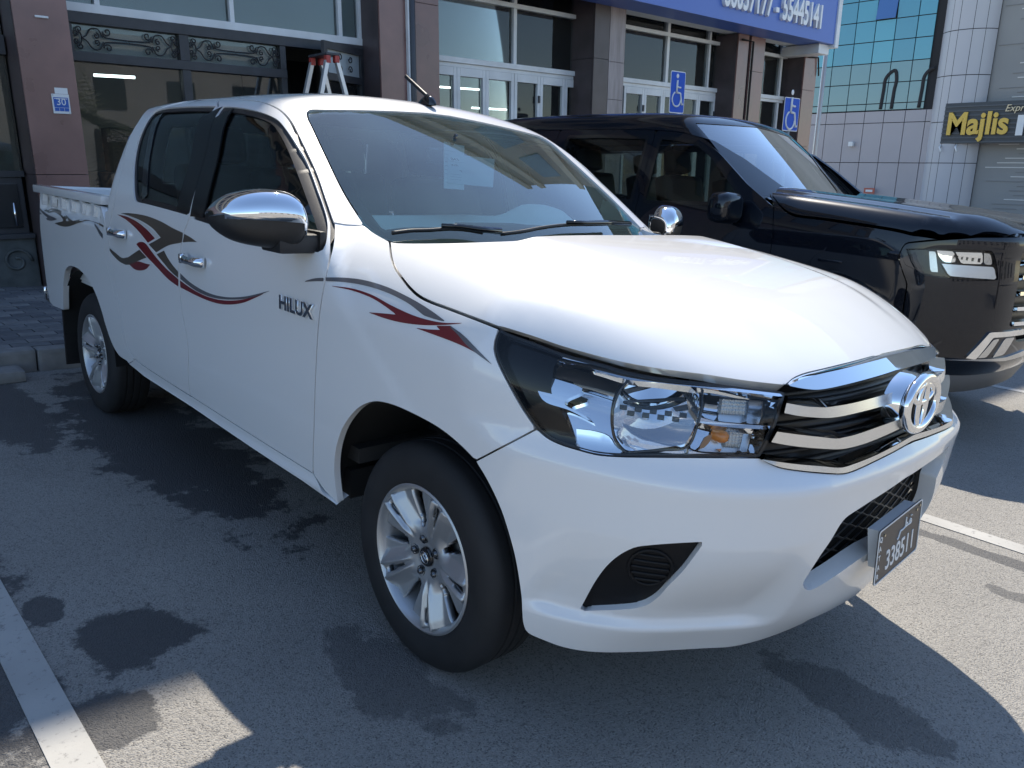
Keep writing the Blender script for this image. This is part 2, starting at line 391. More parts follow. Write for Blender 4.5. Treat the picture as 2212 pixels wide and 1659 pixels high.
def panel(name, f, dom, loops, mat, parent=None, res=.03, gap=.0, flange=.018, off=0., t1=2.6, edge=None, flange_holes=True, keep=True, **kw):
    """a skin panel: loops are closed outlines in the domain (first outer, then holes)"""
    LL = []
    for i, L in enumerate(loops):
        L = resample(L, edge or res*.6, True)
        if gap: L = inset(L, gap if i == 0 else -gap)
        LL.append(L)
    U, F, lab = fill(LL, res)
    g = (lambda P: f(P)-off) if off else f
    o, d = dom.ray(U); X, ok = trace(g, o, d, 0., t1, 220, inward=False)
    if not ok.all():
        good = np.where(ok)[0]
        for i in np.where(~ok)[0]: X[i] = X[good[np.argmin(((U[good]-U[i])**2).sum(1))]]
    N = grad(g, X)
    # orient faces outward
    t = X[F]; fn = np.cross(t[:, 1]-t[:, 0], t[:, 2]-t[:, 0])
    if np.sum(fn*N[F[:, 0]]) < 0: F = F[:, ::-1]
    V = list(X); Fs = [tuple(r) for r in F]; NN = list(N)
    if flange:
        C = U.mean(0)
        for i, ids in enumerate(lab):
            if i and not flange_holes: continue
            ids = [k for k in ids if k is not None]
            if len(ids) < 3: continue
            Pb = X[ids]; Nb = N[ids]; T = np.roll(Pb, -1, 0)-np.roll(Pb, 1, 0); T /= np.linalg.norm(T, axis=1, keepdims=True)+1e-12
            S = np.cross(T, Nb)
            b0 = len(V); m = len(ids)
            V += list(Pb); V += list(Pb-Nb*flange)
            # outward side direction: away from the panel's own triangles
            A = U[ids]; area = .5*np.sum(A[:, 0]*np.roll(A[:, 1], -1)-np.roll(A[:, 0], -1)*A[:, 1])
            fl = [(b0+k, b0+(k+1) % m, b0+m+(k+1) % m, b0+m+k) for k in range(m)]
            q = np.cross(V[fl[0][1]]-V[fl[0][0]], V[fl[0][3]]-V[fl[0][0]])
            probe = inside((A[0]+(A[1]-A[0])*.5)[None]+1e-4*np.array([[-(A[1]-A[0])[1], (A[1]-A[0])[0]]])/(np.linalg.norm(A[1]-A[0])+1e-12), LL)[0]
            o2, d2 = dom.ray((A[0]+(A[1]-A[0])*.5)[None]+2e-3*(1 if probe else -1)*np.array([[-(A[1]-A[0])[1], (A[1]-A[0])[0]]])/(np.linalg.norm(A[1]-A[0])+1e-12))
            Xi, _ = trace(g, o2, d2, 0., t1, 220, inward=False)
            inn = Xi[0]-(Pb[0]+Pb[1])*.5
            if q@inn > 0: fl = [tuple(reversed(r)) for r in fl]
            sg = -1 if (S[0]@inn) > 0 else 1
            NN += list(S*sg)*2; Fs += fl
    ob = mesh_obj(name, V, Fs, mat, parent, normals=NN, **kw)
    if keep: NORM[ob.name] = {'vn': np.array(NN)}
    return ob
def seg(*pts_arrays, n=10):
    """chain of smooth curves given as pixel arrays; corners where they meet"""
    return np.vstack([smooth_curve(p, n) for p in pts_arrays])
def skin_uv(f, dom, P, t0=.8, t1=9):
    X, ok = hitpx(f, P, t0, t1)
    return dom.uv(X[ok])
def text_mesh(name, body, size, mat, parent, M, extrude=.0, align='CENTER', stretch=1., bevel=0., shear=0., bold=0., **kw):
    cu = bpy.data.curves.new(name, 'FONT'); cu.body = body; cu.size = size; cu.extrude = extrude; cu.align_x = align; cu.align_y = 'CENTER'; cu.bevel_depth = bevel; cu.shear = shear; cu.offset = bold
    to = bpy.data.objects.new(name, cu); col.objects.link(to)
    dg = bpy.context.evaluated_depsgraph_get(); me = bpy.data.meshes.new_from_object(to.evaluated_get(dg)); bpy.data.objects.remove(to); bpy.data.curves.remove(cu)
    me.name = name; me.materials.clear(); me.materials.append(mat)
    me.transform(M @ Matrix.Diagonal((stretch, 1, 1, 1)))
    return link(bpy.data.objects.new(name, me), parent, **kw)
def frame_matrix(o, ex, ey):
    ex = Vector(ex).normalized(); ez = ex.cross(Vector(ey)).normalized(); ey = ez.cross(ex)
    return Matrix((ex, ey, ez)).transposed().to_4x4() if False else Matrix([[ex.x, ey.x, ez.x, o[0]], [ex.y, ey.y, ez.y, o[1]], [ex.z, ey.z, ez.z, o[2]], [0, 0, 0, 1]])
def copy_tree(o, parent=None):
    c = o.copy(); col.objects.link(c)
    if parent is not None: c.parent = parent
    for ch in list(o.children): copy_tree(ch, c)
    return c

# ================================================================== WHITE PICKUP
principled('lamp_housing', (.012, .012, .014), rough=.2)
paint_w = principled('white_paint', (.775, .772, .76), rough=.38, coat=1., coat_rough=.015)
chrome = principled('chrome', (.86, .87, .88), rough=.03, metal=1.)
satin = principled('satin_silver', (.62, .63, .64), rough=.22, metal=1.)
blk = principled('black_plastic', (.012, .012, .013), rough=.45); vary(blk, 30, .2, bump=.15, bscale=500)
blk_gloss = principled('gloss_black', (.008, .008, .009), rough=.08, coat=.6)
dark = principled('dark_underside', (.012, .012, .012), rough=.9)
rubber = principled('tyre_rubber', (.014, .014, .015), rough=.72); vary(rubber, 9, .25, bump=.1, bscale=120)
alloy = principled('alloy_silver', (.46, .47, .48), rough=.38, metal=.7, coat=.3)
blk_pil = principled('pillar_black', (.010, .010, .011), rough=.18, spec=.25)
glass_side = glass('side_glass', (.44, .52, .48), 1.5)
glass_ws = glass('windscreen_glass', (.86, .99, .94), 1.52, dust_haze=.06, dust_haze_col=(.42, .66, .66), boost=1.45, dscale=3.)  # film is part dust, part pale sky haze painted in as teal
lens_g = glass('lamp_lens', (.93, .95, .96), 1.5, boost=.55)
truck = thing('pickup_truck', 'white double cab pickup truck with brown and dark red swoosh stripes on its side', 'pickup truck', MG.copy())

T_side = Side(); T_cyl = Cyl(-.1, 1.); T_pol = XPol(.6, .8); T_top = Top(.5); T_az = Azim((-1.5, 0, 1.08), 1.)

SHUT = np.vstack([px('c2', 368, 1500), px('E', 535, 10, 545, 50, 562, 90, 590, 132, 640, 198, 700, 256, 760, 290, 900, 343, 1050, 400, 1205, 461)])
SEAMA = np.vstack([px('WN', 2145, 1235, 2146, 1330, 2134, 1450, 2112, 1560), px('DR', 1975, 80, 1925, 330, 1892, 560, 1874, 800, 1860, 1100), px('D', 1951, 1250, 1946, 1420, 1946, 1522)])
FARCH = px('E', 210, 1556, 195, 1470, 184, 1350, 190, 1240, 210, 1150, 240, 1075, 285, 1008, 330, 962, 380, 933, 440, 920, 500, 928, 570, 950, 700, 1010, 830, 1083, 950, 1177, 1060, 1287)
FARCH2 = np.vstack([px('E', 1060, 1287, 1120, 1385, 1180, 1503, 1218, 1592), px('H', 1082, 121, 1140, 325, 1170, 490, 1184, 620, 1194, 750, 1205, 795)])
SEAMF = resample(px('E', 1060, 1287, 1440, 1087), 6)
HLOUT = px('HL', 120, 40, 94, 92, 78, 170, 90, 235, 130, 330, 200, 465, 280, 605, 375, 742)
HLBOT = px('HL', 375, 742, 450, 805, 540, 850, 650, 885, 800, 924, 950, 937, 1200, 941, 1600, 944, 1945, 947)
HLIN = px('HL', 1945, 947, 1990, 870, 2060, 720, 2110, 560, 2128, 490)
HLTOP = px('HL', 2128, 490, 1850, 458, 1560, 421, 1250, 386, 1000, 338, 850, 292, 580, 222, 350, 137, 150, 62, 120, 40)
HOODF = np.vstack([px('HL', 120, 36, 350, 108, 560, 180, 850, 258, 1000, 293, 1250, 335, 1560, 372, 1850, 415, 2120, 445)])
HOODC = px('GR', 372, 583, 420, 540, 520, 495, 700, 450, 900, 400, 1100, 348, 1300, 290, 1450, 240)
HOODR = px('WS', 1400, 779, 1200, 788, 900, 797, 680, 797, 620, 793, 598.6, 787)

def halves(uv, axis=1, snap=True):
    """close a right-half path (centre .. centre) with its mirror image"""
    A = np.array(uv); A[0, axis] = 0; A[-1, axis] = 0
    B = A[::-1].copy(); B[:, axis] *= -1
    return np.vstack([A, B[1:-1]])
def cut_centre(X, ycol=1):
    """drop points across the centre plane; end exactly on it"""
    k = np.where(X[:, ycol] < -.02)[0]; return X[k]
def rel_body(P):
    """nose skin with the recess round the fog lamps"""
    z = P[..., 2]; Y = np.abs(P[..., 1])
    r = .032*_st(Y, .38, .48)*_st(z, .372, .412)*np.clip((.645-z)/.20, 0, 1)*(1-_st(Y, .80, .86))
    return f_body(P)+r
def hood_f(P):
    x = P[..., 0]; Y = np.abs(P[..., 1]); yr = .50-.14*(x+.3)
    return f_body(P)-.010*(1-_st(Y, yr-.03, yr+.05))*_st(x, -.5, -.2)*(1-_st(x, .55, .86))

# ---- bonnet
def hx(P, f=f_body): X, ok = hitpx(f, P); return X[ok]
Xr = cut_centre(hx(smooth_curve(HOODR))); Xs = hx(smooth_curve(SHUT)); Xf = hx(smooth_curve(HOODF)); Xc = cut_centre(hx(smooth_curve(HOODC)))
path = np.vstack([[[Xr[0, 0]+.012, 0, 0]], Xr, Xs, Xf, Xc, [[Xc[-1, 0]+.004, 0, 0]]])[:, :2]
hood = panel('hood', hood_f, T_top, [halves(path)], paint_w, truck, res=.028, gap=.0028, flange=.03)
# ---- front fenders
WSB = px('WS', 290, 685, 370, 697, 460, 700)
COWL = px('WS', 460, 700, 520, 743, 598.6, 787)
def f_fend(P): return smin(f_body(P), f_cab(P)+.002, .02)
FL = resample(np.vstack([px('D', 1946, 1522), px('E', 120, 1470, 210, 1556)]), 6)
ol = np.vstack([smooth_curve(SHUT)[::-1], smooth_curve(COWL)[::-1], smooth_curve(WSB)[::-1], smooth_curve(SEAMA), FL, smooth_curve(FARCH), SEAMF, smooth_curve(HLOUT)[::-1]])
def body_or_cab(P): return np.minimum(f_body(P), f_cab(P)+.004)
fend = panel('front_fender', f_fend, T_pol, [skin_uv(f_fend, T_pol, ol)], paint_w, truck, res=.026, gap=.0028, flange=.022)
mirror_obj(fend, truck)
# ---- doors
GAPT = px('WN', 470, 157, 560, 135, 700, 113, 900, 98, 1095, 93)
GAPF = px('WN', 1095, 93, 1250, 96, 1400, 106, 1520, 131, 1650, 191, 1750, 288, 1850, 478, 1990, 782, 2065, 1000, 2145, 1235)
BUP = px('WN', 785, 1275, 822, 1168, 960, 650, 1080, 160, 1095, 93)
BLOW = np.vstack([px('DC', 1360, 450, 1335, 520, 1312, 640, 1295, 760, 1290, 860, 1298, 990), px('DR', 690, 430, 715, 580, 738, 700, 755, 850, 752, 1050, 765, 1180, 775, 1236)])
DBOT = px('D', 1946, 1522, 1640, 1331, 1400, 1178, 1195, 1046)
DBOTR = px('DR', 775, 1236, 560, 1100, 340, 955, 290, 910)
CLINE = px('WN', 470, 157, 400, 215, 330, 320, 265, 450, 215, 620, 165, 830, 130, 1000, 100, 1130, 85, 1200)
RLOW = np.vstack([px('BD', 1770, 842, 1745, 1000, 1720, 1150, 1722, 1300, 1735, 1450), px('DC', 690, 720, 720, 900, 770, 1120), px('DR', 160, 450, 190, 600, 212, 750, 245, 850, 290, 910)])
def f_door(P):
    # door skins: the flank with a soft waist crease and a hollow below it
    z = P[..., 2]; x = P[..., 0]
    return f_cab2(P)
def f_cab2(P):
    x, y, z = P[..., 0], P[..., 1], P[..., 2]; Y = np.sqrt(y*y+1e-6)
    a = Y-W_(x)-S_(z)
    b = z-ZR(x)+CRR(Y)
    return smax(a, b, .09)
fd = np.vstack([smooth_curve(GAPF), smooth_curve(SEAMA), DBOT, smooth_curve(BLOW)[::-1], BUP])
WF = np.vstack([smooth_curve(px('WN', 1120, 168, 1200, 172, 1300, 183, 1450, 216, 1550, 252, 1625, 296, 1690, 375, 1760, 483, 1830, 612, 1900, 770, 1960, 930, 2010, 1062, 2050, 1190, 2066, 1300, 2064, 1420, 2045, 1480, 2005, 1503)),
                px('WN', 1700, 1447, 1400, 1367, 1030, 1255, 850, 1197, 872, 1100, 990, 650)])
WR = np.vstack([px('WN', 790, 1160, 600, 1107, 450, 1067), smooth_curve(px('WN', 345, 1043, 314, 1028, 299, 960, 295, 850, 300, 700, 320, 560, 350, 450, 390, 350, 440, 262, 490, 210, 560, 187, 700, 173, 900, 165, 1050, 166)), px('WN', 930, 640)])
door_f = panel('front_door', f_cab, T_side, [skin_uv(f_cab, T_side, fd), skin_uv(f_cab, T_side, WF)], paint_w, truck, res=.025, gap=.0028, flange=.022)
rd = np.vstack([smooth_curve(GAPT), BUP[::-1], smooth_curve(BLOW), smooth_curve(DBOTR), smooth_curve(RLOW)[::-1], smooth_curve(CLINE)[::-1]])
door_r = panel('rear_door', f_cab2, T_side, [skin_uv(f_cab2, T_side, rd), skin_uv(f_cab2, T_side, WR)], paint_w, truck, res=.03, gap=.0028, flange=.022)
wfu = skin_uv(f_cab, T_side, WF); wru = skin_uv(f_cab2, T_side, WR)
gf = panel('window_glass', f_cab, T_side, [inset(resample(wfu, .03, True), -.006)], glass_side, door_f, res=.05, flange=0, off=-.010)
gr = panel('window_glass', f_cab2, T_side, [inset(resample(wru, .03, True), -.006)], glass_side, door_r, res=.05, flange=0, off=-.010)
def strip_uv(P, w):
    """band of width w about an open path in the domain"""
    P = np.asarray(P, float); T = np.gradient(P, axis=0); T /= np.linalg.norm(T, axis=1, keepdims=True)+1e-12
    Nn = np.stack([-T[:, 1], T[:, 0]], -1); w = np.broadcast_to(np.array(w, float), (len(P),))[:, None]
    return np.vstack([P+Nn*w/2, (P-Nn*w/2)[::-1]])
def ring(loop, w): return [loop, inset(loop, w)]
lf = inset(resample(wfu, .02, True), -.004); lr = inset(resample(wru, .02, True), -.004)
tf = panel('window_trim', f_cab, T_side, ring(lf, .022), blk, door_f, res=.02, flange=.006, off=-.006)
tr = panel('window_trim', f_cab2, T_side, ring(lr, .022), blk, door_r, res=.02, flange=.006, off=-.006)
pb = skin_uv(f_cab2, T_side, px('WN', 882, 1183, 1010, 640, 1116, 228)); bp1 = panel('pillar_cover', f_cab, T_side, [strip_uv(resample(pb, .02), .128)], blk_pil, door_f, res=.03, flange=.006, off=.0012)
pb = skin_uv(f_cab2, T_side, px('WN', 752, 1140, 893, 640, 1012, 215)); bp2 = panel('pillar_cover', f_cab2, T_side, [strip_uv(resample(pb, .02), .135)], blk_pil, door_r, res=.03, flange=.006, off=.0019)
pb = skin_uv(f_cab2, T_side, px('WN', 385, 1010, 400, 700, 455, 400, 520, 240)); bp3 = panel('pillar_cover', f_cab2, T_side, [strip_uv(resample(pb, .02), .055)], blk_gloss, door_r, res=.03, flange=.004, off=-.0045)
# ---- sills and the corner of the cab
sill_p = np.vstack([px('DR', 275, 930, 290, 912, 340, 958, 560, 1102, 775, 1238), DBOT[::-1], px('E', 120, 1470, 210, 1556), px('D', 1900, 1566, 1600, 1372, 1200, 1108, 900, 918, 800, 838)])
def f_sill(P): return P[..., 1]*-1-W_(P[..., 0])-S_(P[..., 2])-.010*np.exp(-((P[..., 2]-.395)/.02)**2)
sill = panel('rocker_panel', f_sill, T_side, [skin_uv(f_cab2, T_side, sill_p)], paint_w, truck, res=.018, gap=.001, flange=.05); mirror_obj(sill, truck)
BEDF = np.vstack([px('BD', 1640, 870, 1650, 1000, 1610, 1150, 1630, 1300, 1640, 1500), px('DC', 650, 740, 690, 900, 740, 1100), px('DR', 122, 350, 155, 550, 172, 680, 205, 800, 255, 900, 275, 930)])
cc = np.vstack([smooth_curve(RLOW), smooth_curve(BEDF)[::-1], px('BD', 1650, 700, 1780, 620)])
corner = panel('cab_corner', f_cab2, T_side, [skin_uv(f_cab2, T_side, cc)], paint_w, truck, res=.02, gap=.0015, flange=.03); mirror_obj(corner, truck)
# ---- cab shell (roof, pillars, rear wall)
WTOP = px('WS', 800, 88, 600, 78, 400, 72, 195, 68); WSD = px('WS', 195, 68, 165, 70, 149, 84, 150, 112, 178, 172, 250, 325, 350, 527, 460, 700)
Xtop = hx(smooth_curve(WTOP), f_cab); Xtop = cut_centre(Xtop); Xsd = hx(smooth_curve(WSD), f_cab)
Xg = hx(np.vstack([smooth_curve(WSB)[::-1], smooth_curve(GAPF)[::-1], smooth_curve(GAPT)[::-1], smooth_curve(CLINE)]), f_cab)
zr = 1.19; rearb = np.array([[-2.60, -y, zr] for y in (.86, .6, .3, 0)])
uvp = T_az.uv(np.vstack([[[Xtop[0, 0]+.004, -1e-4, Xtop[0, 2]+.003]], Xtop, Xsd, Xg, rearb]))
zw = [(-2.55, -.58, 1.30), (-2.5, -.56, 1.58), (-2.5, .56, 1.58), (-2.55, .58, 1.30)]
rw_uv = T_az.uv(resample(np.array(zw), .04, True))
cab = panel('cab_shell', f_cab, T_az, [halves(uvp), rw_uv], paint_w, truck, res=.028, gap=.0016, flange=.02)
panel('rear_window', f_cab, T_az, [rw_uv], glass_side, truck, res=.06, flange=0, off=-.008)
# ---- windscreen
wsb = [(x, -y, z) for x, y, z in [(-.44, .672, 1.205), (-.39, .5, 1.2), (-.335, .3, 1.195), (-.30, 0.0, 1.19)]]
Xw_side = hx(np.vstack([smooth_curve(WSD), px('WS', 520, 752, 592, 790)]), f_cab)
uvw = T_az.uv(np.vstack([[[Xtop[0, 0]+.004, -1e-4, Xtop[0, 2]+.003]], Xtop, Xw_side, smooth_curve(np.array(wsb))]))
wloop = halves(uvw)
ws = panel('windshield', f_cab, T_az, [inset(resample(wloop, .02, True), .003)], glass_ws, truck, res=.04, flange=0, off=-.004)
fr_side = hx(smooth_curve(px('WS', 200, 120, 215, 152, 330, 385, 440, 560, 562, 725)), f_cab); fr_bot = cut_centre(hx(px('WS', 562, 725, 900, 712, 1300, 697), f_cab))
fr_top = np.array([[-1.062, 0, 1.655], [-1.07, -.3, 1.65], [-1.075, -.55, 1.628]])
uvf = T_az.uv(np.vstack([fr_top, fr_side, fr_bot, [[fr_bot[-1, 0]+.01, -1e-4, fr_bot[-1, 2]]]]))
panel('windshield_frit', f_cab, T_az, [inset(resample(wloop, .02, True), .004), resample(halves(uvf), .02, True)], blk_gloss, truck, res=.03, flange=0, off=-.009)
# cowl between bonnet and glass
m = MB(); yy = np.linspace(-.74, .74, 30)
m.loft([[(-.335-.15*y*y-.10, y, 1.215-.07*y*y) for y in yy], [(-.30-.15*y*y-.03, y, 1.20-.06*y*y) for y in yy], [(-.25-.15*y*y, y, 1.19-.06*y*y) for y in yy], [(-.20-.15*y*y, y, 1.12) for y in yy]])
m.build('cowl', blk, truck, smooth=True)

# ---- front bumper
INT_FAR = np.vstack([px('PL', 1230, 420, 1400, 310, 1560, 190, 1612, 132), px('PL', 1605, 165, 1570, 270, 1530, 360, 1500, 430)])
INT = np.vstack([px('PL', 1230, 420, 1200, 440, 900, 640, 720, 757), smooth_curve(px('PL', 720, 757, 660, 800, 610, 860, 520, 1010, 420, 1155, 300, 1350, 268, 1405, 275, 1450, 320, 1470, 420, 1425, 600, 1308, 800, 1165, 885, 1108))])
FOGP = np.vstack([smooth_curve(px('H', 1558, 668, 1585, 618, 1650, 502, 1720, 407, 1790, 345, 1850, 310, 1900, 290, 2000, 277, 2150, 266, 2300, 258)), smooth_curve(px('H', 2313, 262, 2250, 350, 2180, 440, 2098, 522, 2030, 598, 1960, 645, 1900, 662, 1800, 672, 1650, 677, 1570, 679))])
GB = px('GR', 1600, 1110, 1400, 1225, 1200, 1325, 1050, 1395, 960, 1430, 880, 1446, 750, 1442, 600, 1430, 450, 1413, 300, 1390, 200, 1353, 108, 1303)
LIP = np.vstack([px('H', 1205, 795, 1230, 823, 1330, 868, 1430, 905, 1560, 932, 1700, 942, 2000, 936), px('I', 0, 930, 200, 918, 400, 905, 600, 855, 820, 768, 880, 735)])
Xgb = cut_centre(hx(smooth_curve(GB))); Xhb = hx(smooth_curve(HLBOT)[::-1]); Xlip = hx(smooth_curve(LIP)); Xlip = Xlip[Xlip[:, 1] < -.1]
path = np.vstack([[[Xgb[0, 0], 0, Xgb[0, 2]]], Xgb, Xhb, hx(SEAMF[::-1]), hx(smooth_curve(FARCH2)), Xlip, [[.845, 0, Xlip[-1, 2]]]])
bl = halves(T_cyl.uv(path), 0)
Xi = hx(INT); Xi = Xi[Xi[:, 1] < -.02]
Xfar = hx(INT_FAR); Xlow = Xi[Xi[:, 2] < .50]*[1, -1, 1]
INT_UV = T_cyl.uv(np.vstack([Xi, [[1., 0, Xi[-1, 2]-.002]], Xlow[::-1], Xfar[::-1]]))
FOG_UV = skin_uv(rel_body, T_cyl, FOGP); FOG_L = FOG_UV*[-1, 1]
bumper = panel('front_bumper', rel_body, T_cyl, [bl, INT_UV, FOG_UV, FOG_L], paint_w, truck, res=.017, gap=.0018, flange=.045)
# fog lamp blanks
fog_m = principled('fog_black', (.007, .007, .008), rough=.5, spec=.25)
fogp = panel('fog_lamp_bezel', rel_body, T_cyl, [inset(resample(FOG_UV, .012, True), -.002)], fog_m, truck, res=.02, flange=.01, off=-.022)
fc = skin_uv(rel_body, T_cyl, px('H', 1995, 440))[0]; fru = abs(skin_uv(rel_body, T_cyl, px('H', 1815, 470))[0][0]-skin_uv(rel_body, T_cyl, px('H', 2135, 400))[0][0])/2*.92; frz = .052
m = MB()
def onskin(f, dom, uv, off=0.):
    o, d = dom.ray(np.atleast_2d(uv)); X, ok = trace((lambda P: f(P)-off) if off else f, o, d, 0, 2.6, 220, inward=False); return X
ang = np.linspace(0, 2*np.pi, 40, endpoint=False)
m.tube(onskin(rel_body, T_cyl, fc+np.stack([fru*np.cos(ang), frz*np.sin(ang)], -1), -.0205), .005, 6, closed=True)
m.build('fog_blank_ring', fog_m, fogp, smooth=True)
for k in range(-2, 3):
    w = .9*fru*math.sqrt(1-(k*.018/frz)**2); mm = MB(); uu = np.linspace(-w, w, 12)
    mm.tube(onskin(rel_body, T_cyl, fc+np.stack([uu, np.full(12, k*.018)], -1), -.021), .0045, 6); mm.build('louvre', fog_m, fogp, smooth=True)
fogl = mirror_obj(fogp, truck)
for ch in list(fogp.children): mirror_obj(ch, fogl)
# lower intake: backing and mesh of drawn-out hexagons
panel('intake_backing', f_body, T_cyl, [inset(resample(INT_UV, .02, True), -.05)], principled('pit_black', (.004, .004, .004), rough=.9), truck, res=.05, flange=0, off=-.062)
m = MB(); iu = INT_UV
rows = 13; z0 = iu[:, 1].min(); z1 = iu[:, 1].max()
for r in range(rows):
    zc_ = z0+(r+.5)*(z1-z0)/rows; n = 130; us = np.linspace(iu[:, 0].min(), iu[:, 0].max(), n)
    ph = us/.105+(r % 2)*.5; tri = np.abs((ph % 1)-.5)*2; wob = np.clip((tri-.5)*2.6, -1, 1)*.5
    P = np.stack([us, zc_+wob*(z1-z0)/rows*.95], -1); ok = inside(P, [inset(resample(iu, .02, True), -.012)])
    k = 0
    while k < n:
        if ok[k]:
            j = k
            while j+1 < n and ok[j+1]: j += 1
            if j-k > 2: m.tube(onskin(f_body, T_cyl, P[k:j+1], -.05), .0030, 5)
            k = j+1
        else: k += 1
m.build('intake_mesh', blk, truck, smooth=True, kind='stuff')

# ---- number plate with its bracket
plate_c = np.array([[1.004, -.183, .625], [1.004, .084, .652], [1.010, .093, .507], [1.010, -.173, .473]])
pm = principled('plate_brown', (.055, .045, .040), rough=.4); plw = principled('plate_white', (.75, .75, .73), rough=.4)
m = MB(); ex = plate_c[1]-plate_c[0]; ey = plate_c[0]-plate_c[3]; nn = np.cross(ex, ey); nn /= np.linalg.norm(nn)
def rrect(c, ex, ey, w, h, r, n=5):
    ex = ex/np.linalg.norm(ex); ey = ey/np.linalg.norm(ey); out = []
    for sx, sy, a0 in ((1, 1, 0), (-1, 1, 90), (-1, -1, 180), (1, -1, 270)):
        for k in range(n):
            a = math.radians(a0+90*k/(n-1)); out.append(c+ex*(sx*(w/2-r)+r*math.cos(a))+ey*(sy*(h/2-r)+r*math.sin(a)))
    return np.array(out)
pc = plate_c.mean(0); W0 = np.linalg.norm(ex); H0 = np.linalg.norm(ey); exn = ex/W0; eyn = ey/H0
m.prism(rrect(pc, ex, ey, W0, H0, .010), .0025, nn); plate = m.build('license_plate', pm, truck)
m = MB(); outer = rrect(pc+nn*.0026, ex, ey, W0, H0, .010); inn = rrect(pc+nn*.0026, ex, ey, W0-.007, H0-.007, .008); k = len(outer)
m.add(np.vstack([outer, inn, outer+nn*.0015, inn+nn*.0015]), [(2*k+i, 2*k+(i+1) % k, 3*k+(i+1) % k, 3*k+i) for i in range(k)]+[(i, (i+1) % k, 2*k+(i+1) % k, 2*k+i) for i in range(k)]+[(k+i, 3*k+i, 3*k+(i+1) % k, k+(i+1) % k) for i in range(k)])
m.build('plate_rim', plw, plate)
def plate_text(txt, u, v, size, stretch=1., rot=0., bold=.0):
    M = frame_matrix((pc+exn*u+eyn*v+nn*.0030).tolist(), exn.tolist(), eyn.tolist()) @ Matrix.Rotation(rot, 4, 'Z')
    return text_mesh('plate_lettering', txt, size, plw, plate, M, .0006, stretch=stretch, bold=bold)
plate_text('338511', .014, -.030, .078, .78, bold=.001)
for i, ch in enumerate('QATAR'): plate_text(ch, -W0/2+.016, .048-i*.026, .020, 1., 0, .0004)
# the country name in Arabic, drawn as strokes
m = MB()
def stroke(pts, r=.0022): m.tube([pc+exn*(u*.9+.024)+eyn*(v*.9+.034)+nn*.0035 for u, v in smooth_curve(np.array(pts), 6)], r, 6)
stroke([(.034, .000), (.040, .010), (.047, .006), (.045, -.004), (.036, -.004), (.028, -.004), (.016, -.004), (.006, -.004)])
stroke([(.006, -.004), (.010, .006), (.019, .005), (.022, -.004)]); stroke([(.008, -.002), (.008, .016), (.008, .026)])
stroke([(.006, -.004), (-.010, -.006), (-.026, -.006), (-.030, -.012), (-.036, -.022), (-.044, -.026)])
stroke([(.040, .020), (.041, .0205)], .0028); stroke([(.047, .020), (.048, .0205)], .0028)
m.build('plate_lettering', plw, plate, smooth=True)
m = MB()
for u, v in ((-.10, .055), (.10, .055), (.118, .062)):
    m = MB(); m.lathe([(0, .003), (.004, .003), (.004, 0)], 12, 'x', (pc+exn*u+eyn*v+nn*.002).tolist())
    m.build('plate_screw', principled('screw_brass', (.55, .48, .35), rough=.3, metal=1), plate, smooth=False)
m = MB(); bq = [pc-exn*.075-eyn*.055, pc+exn*.11-eyn*.055, pc+exn*.11+eyn*.070, pc-exn*.115+eyn*.070]
bk = [np.array([.970, q[1]*1.0, q[2]-.004]) for q in bq]
m.add(np.vstack([np.array(bq)-nn*.001, bk]), [(0, 1, 2, 3), (4, 5, 1, 0), (5, 6, 2, 1), (6, 7, 3, 2), (7, 4, 0, 3)]); m.build('plate_bracket', paint_w, truck)

# ---- grille
GRP = np.vstack([px('GR', 1560, 150, 1300, 290, 900, 400, 520, 500, 380, 590, 330, 830, 230, 1060, 105, 1300, 300, 1385, 600, 1425, 880, 1440, 1200, 1320, 1550, 1130)])
Xq = hx(GRP); Xq = Xq[Xq[:, 1] < -.03]
guv = halves(T_cyl.uv(np.vstack([[[1, 0, Xq[0, 2]+.002]], Xq, [[1, 0, Xq[-1, 2]+.006]]])), 0)
grille = panel('grille', f_body, T_cyl, [guv], principled('grille_black', (.006, .006, .007), rough=.35), truck, res=.03, flange=0, off=-.055)
m = MB()
for zz in np.arange(.80, 1.0, .021):
    us = np.linspace(-.55, .55, 60); P = np.stack([us, np.full(60, zz)], -1); ok = inside(P, [guv]); P = P[ok]
    if len(P) > 4:
        X1 = onskin(f_body, T_cyl, P, -.036); X2 = onskin(f_body, T_cyl, P+[0, .004], -.05); X3 = onskin(f_body, T_cyl, P-[0, .006], -.05)
        m.loft([X2, X1, X3])
m.build('grille_slat', blk, grille, smooth=True, kind='stuff')
satin_w = principled('satin_chrome', (.78, .78, .76), rough=.27, metal=.85)
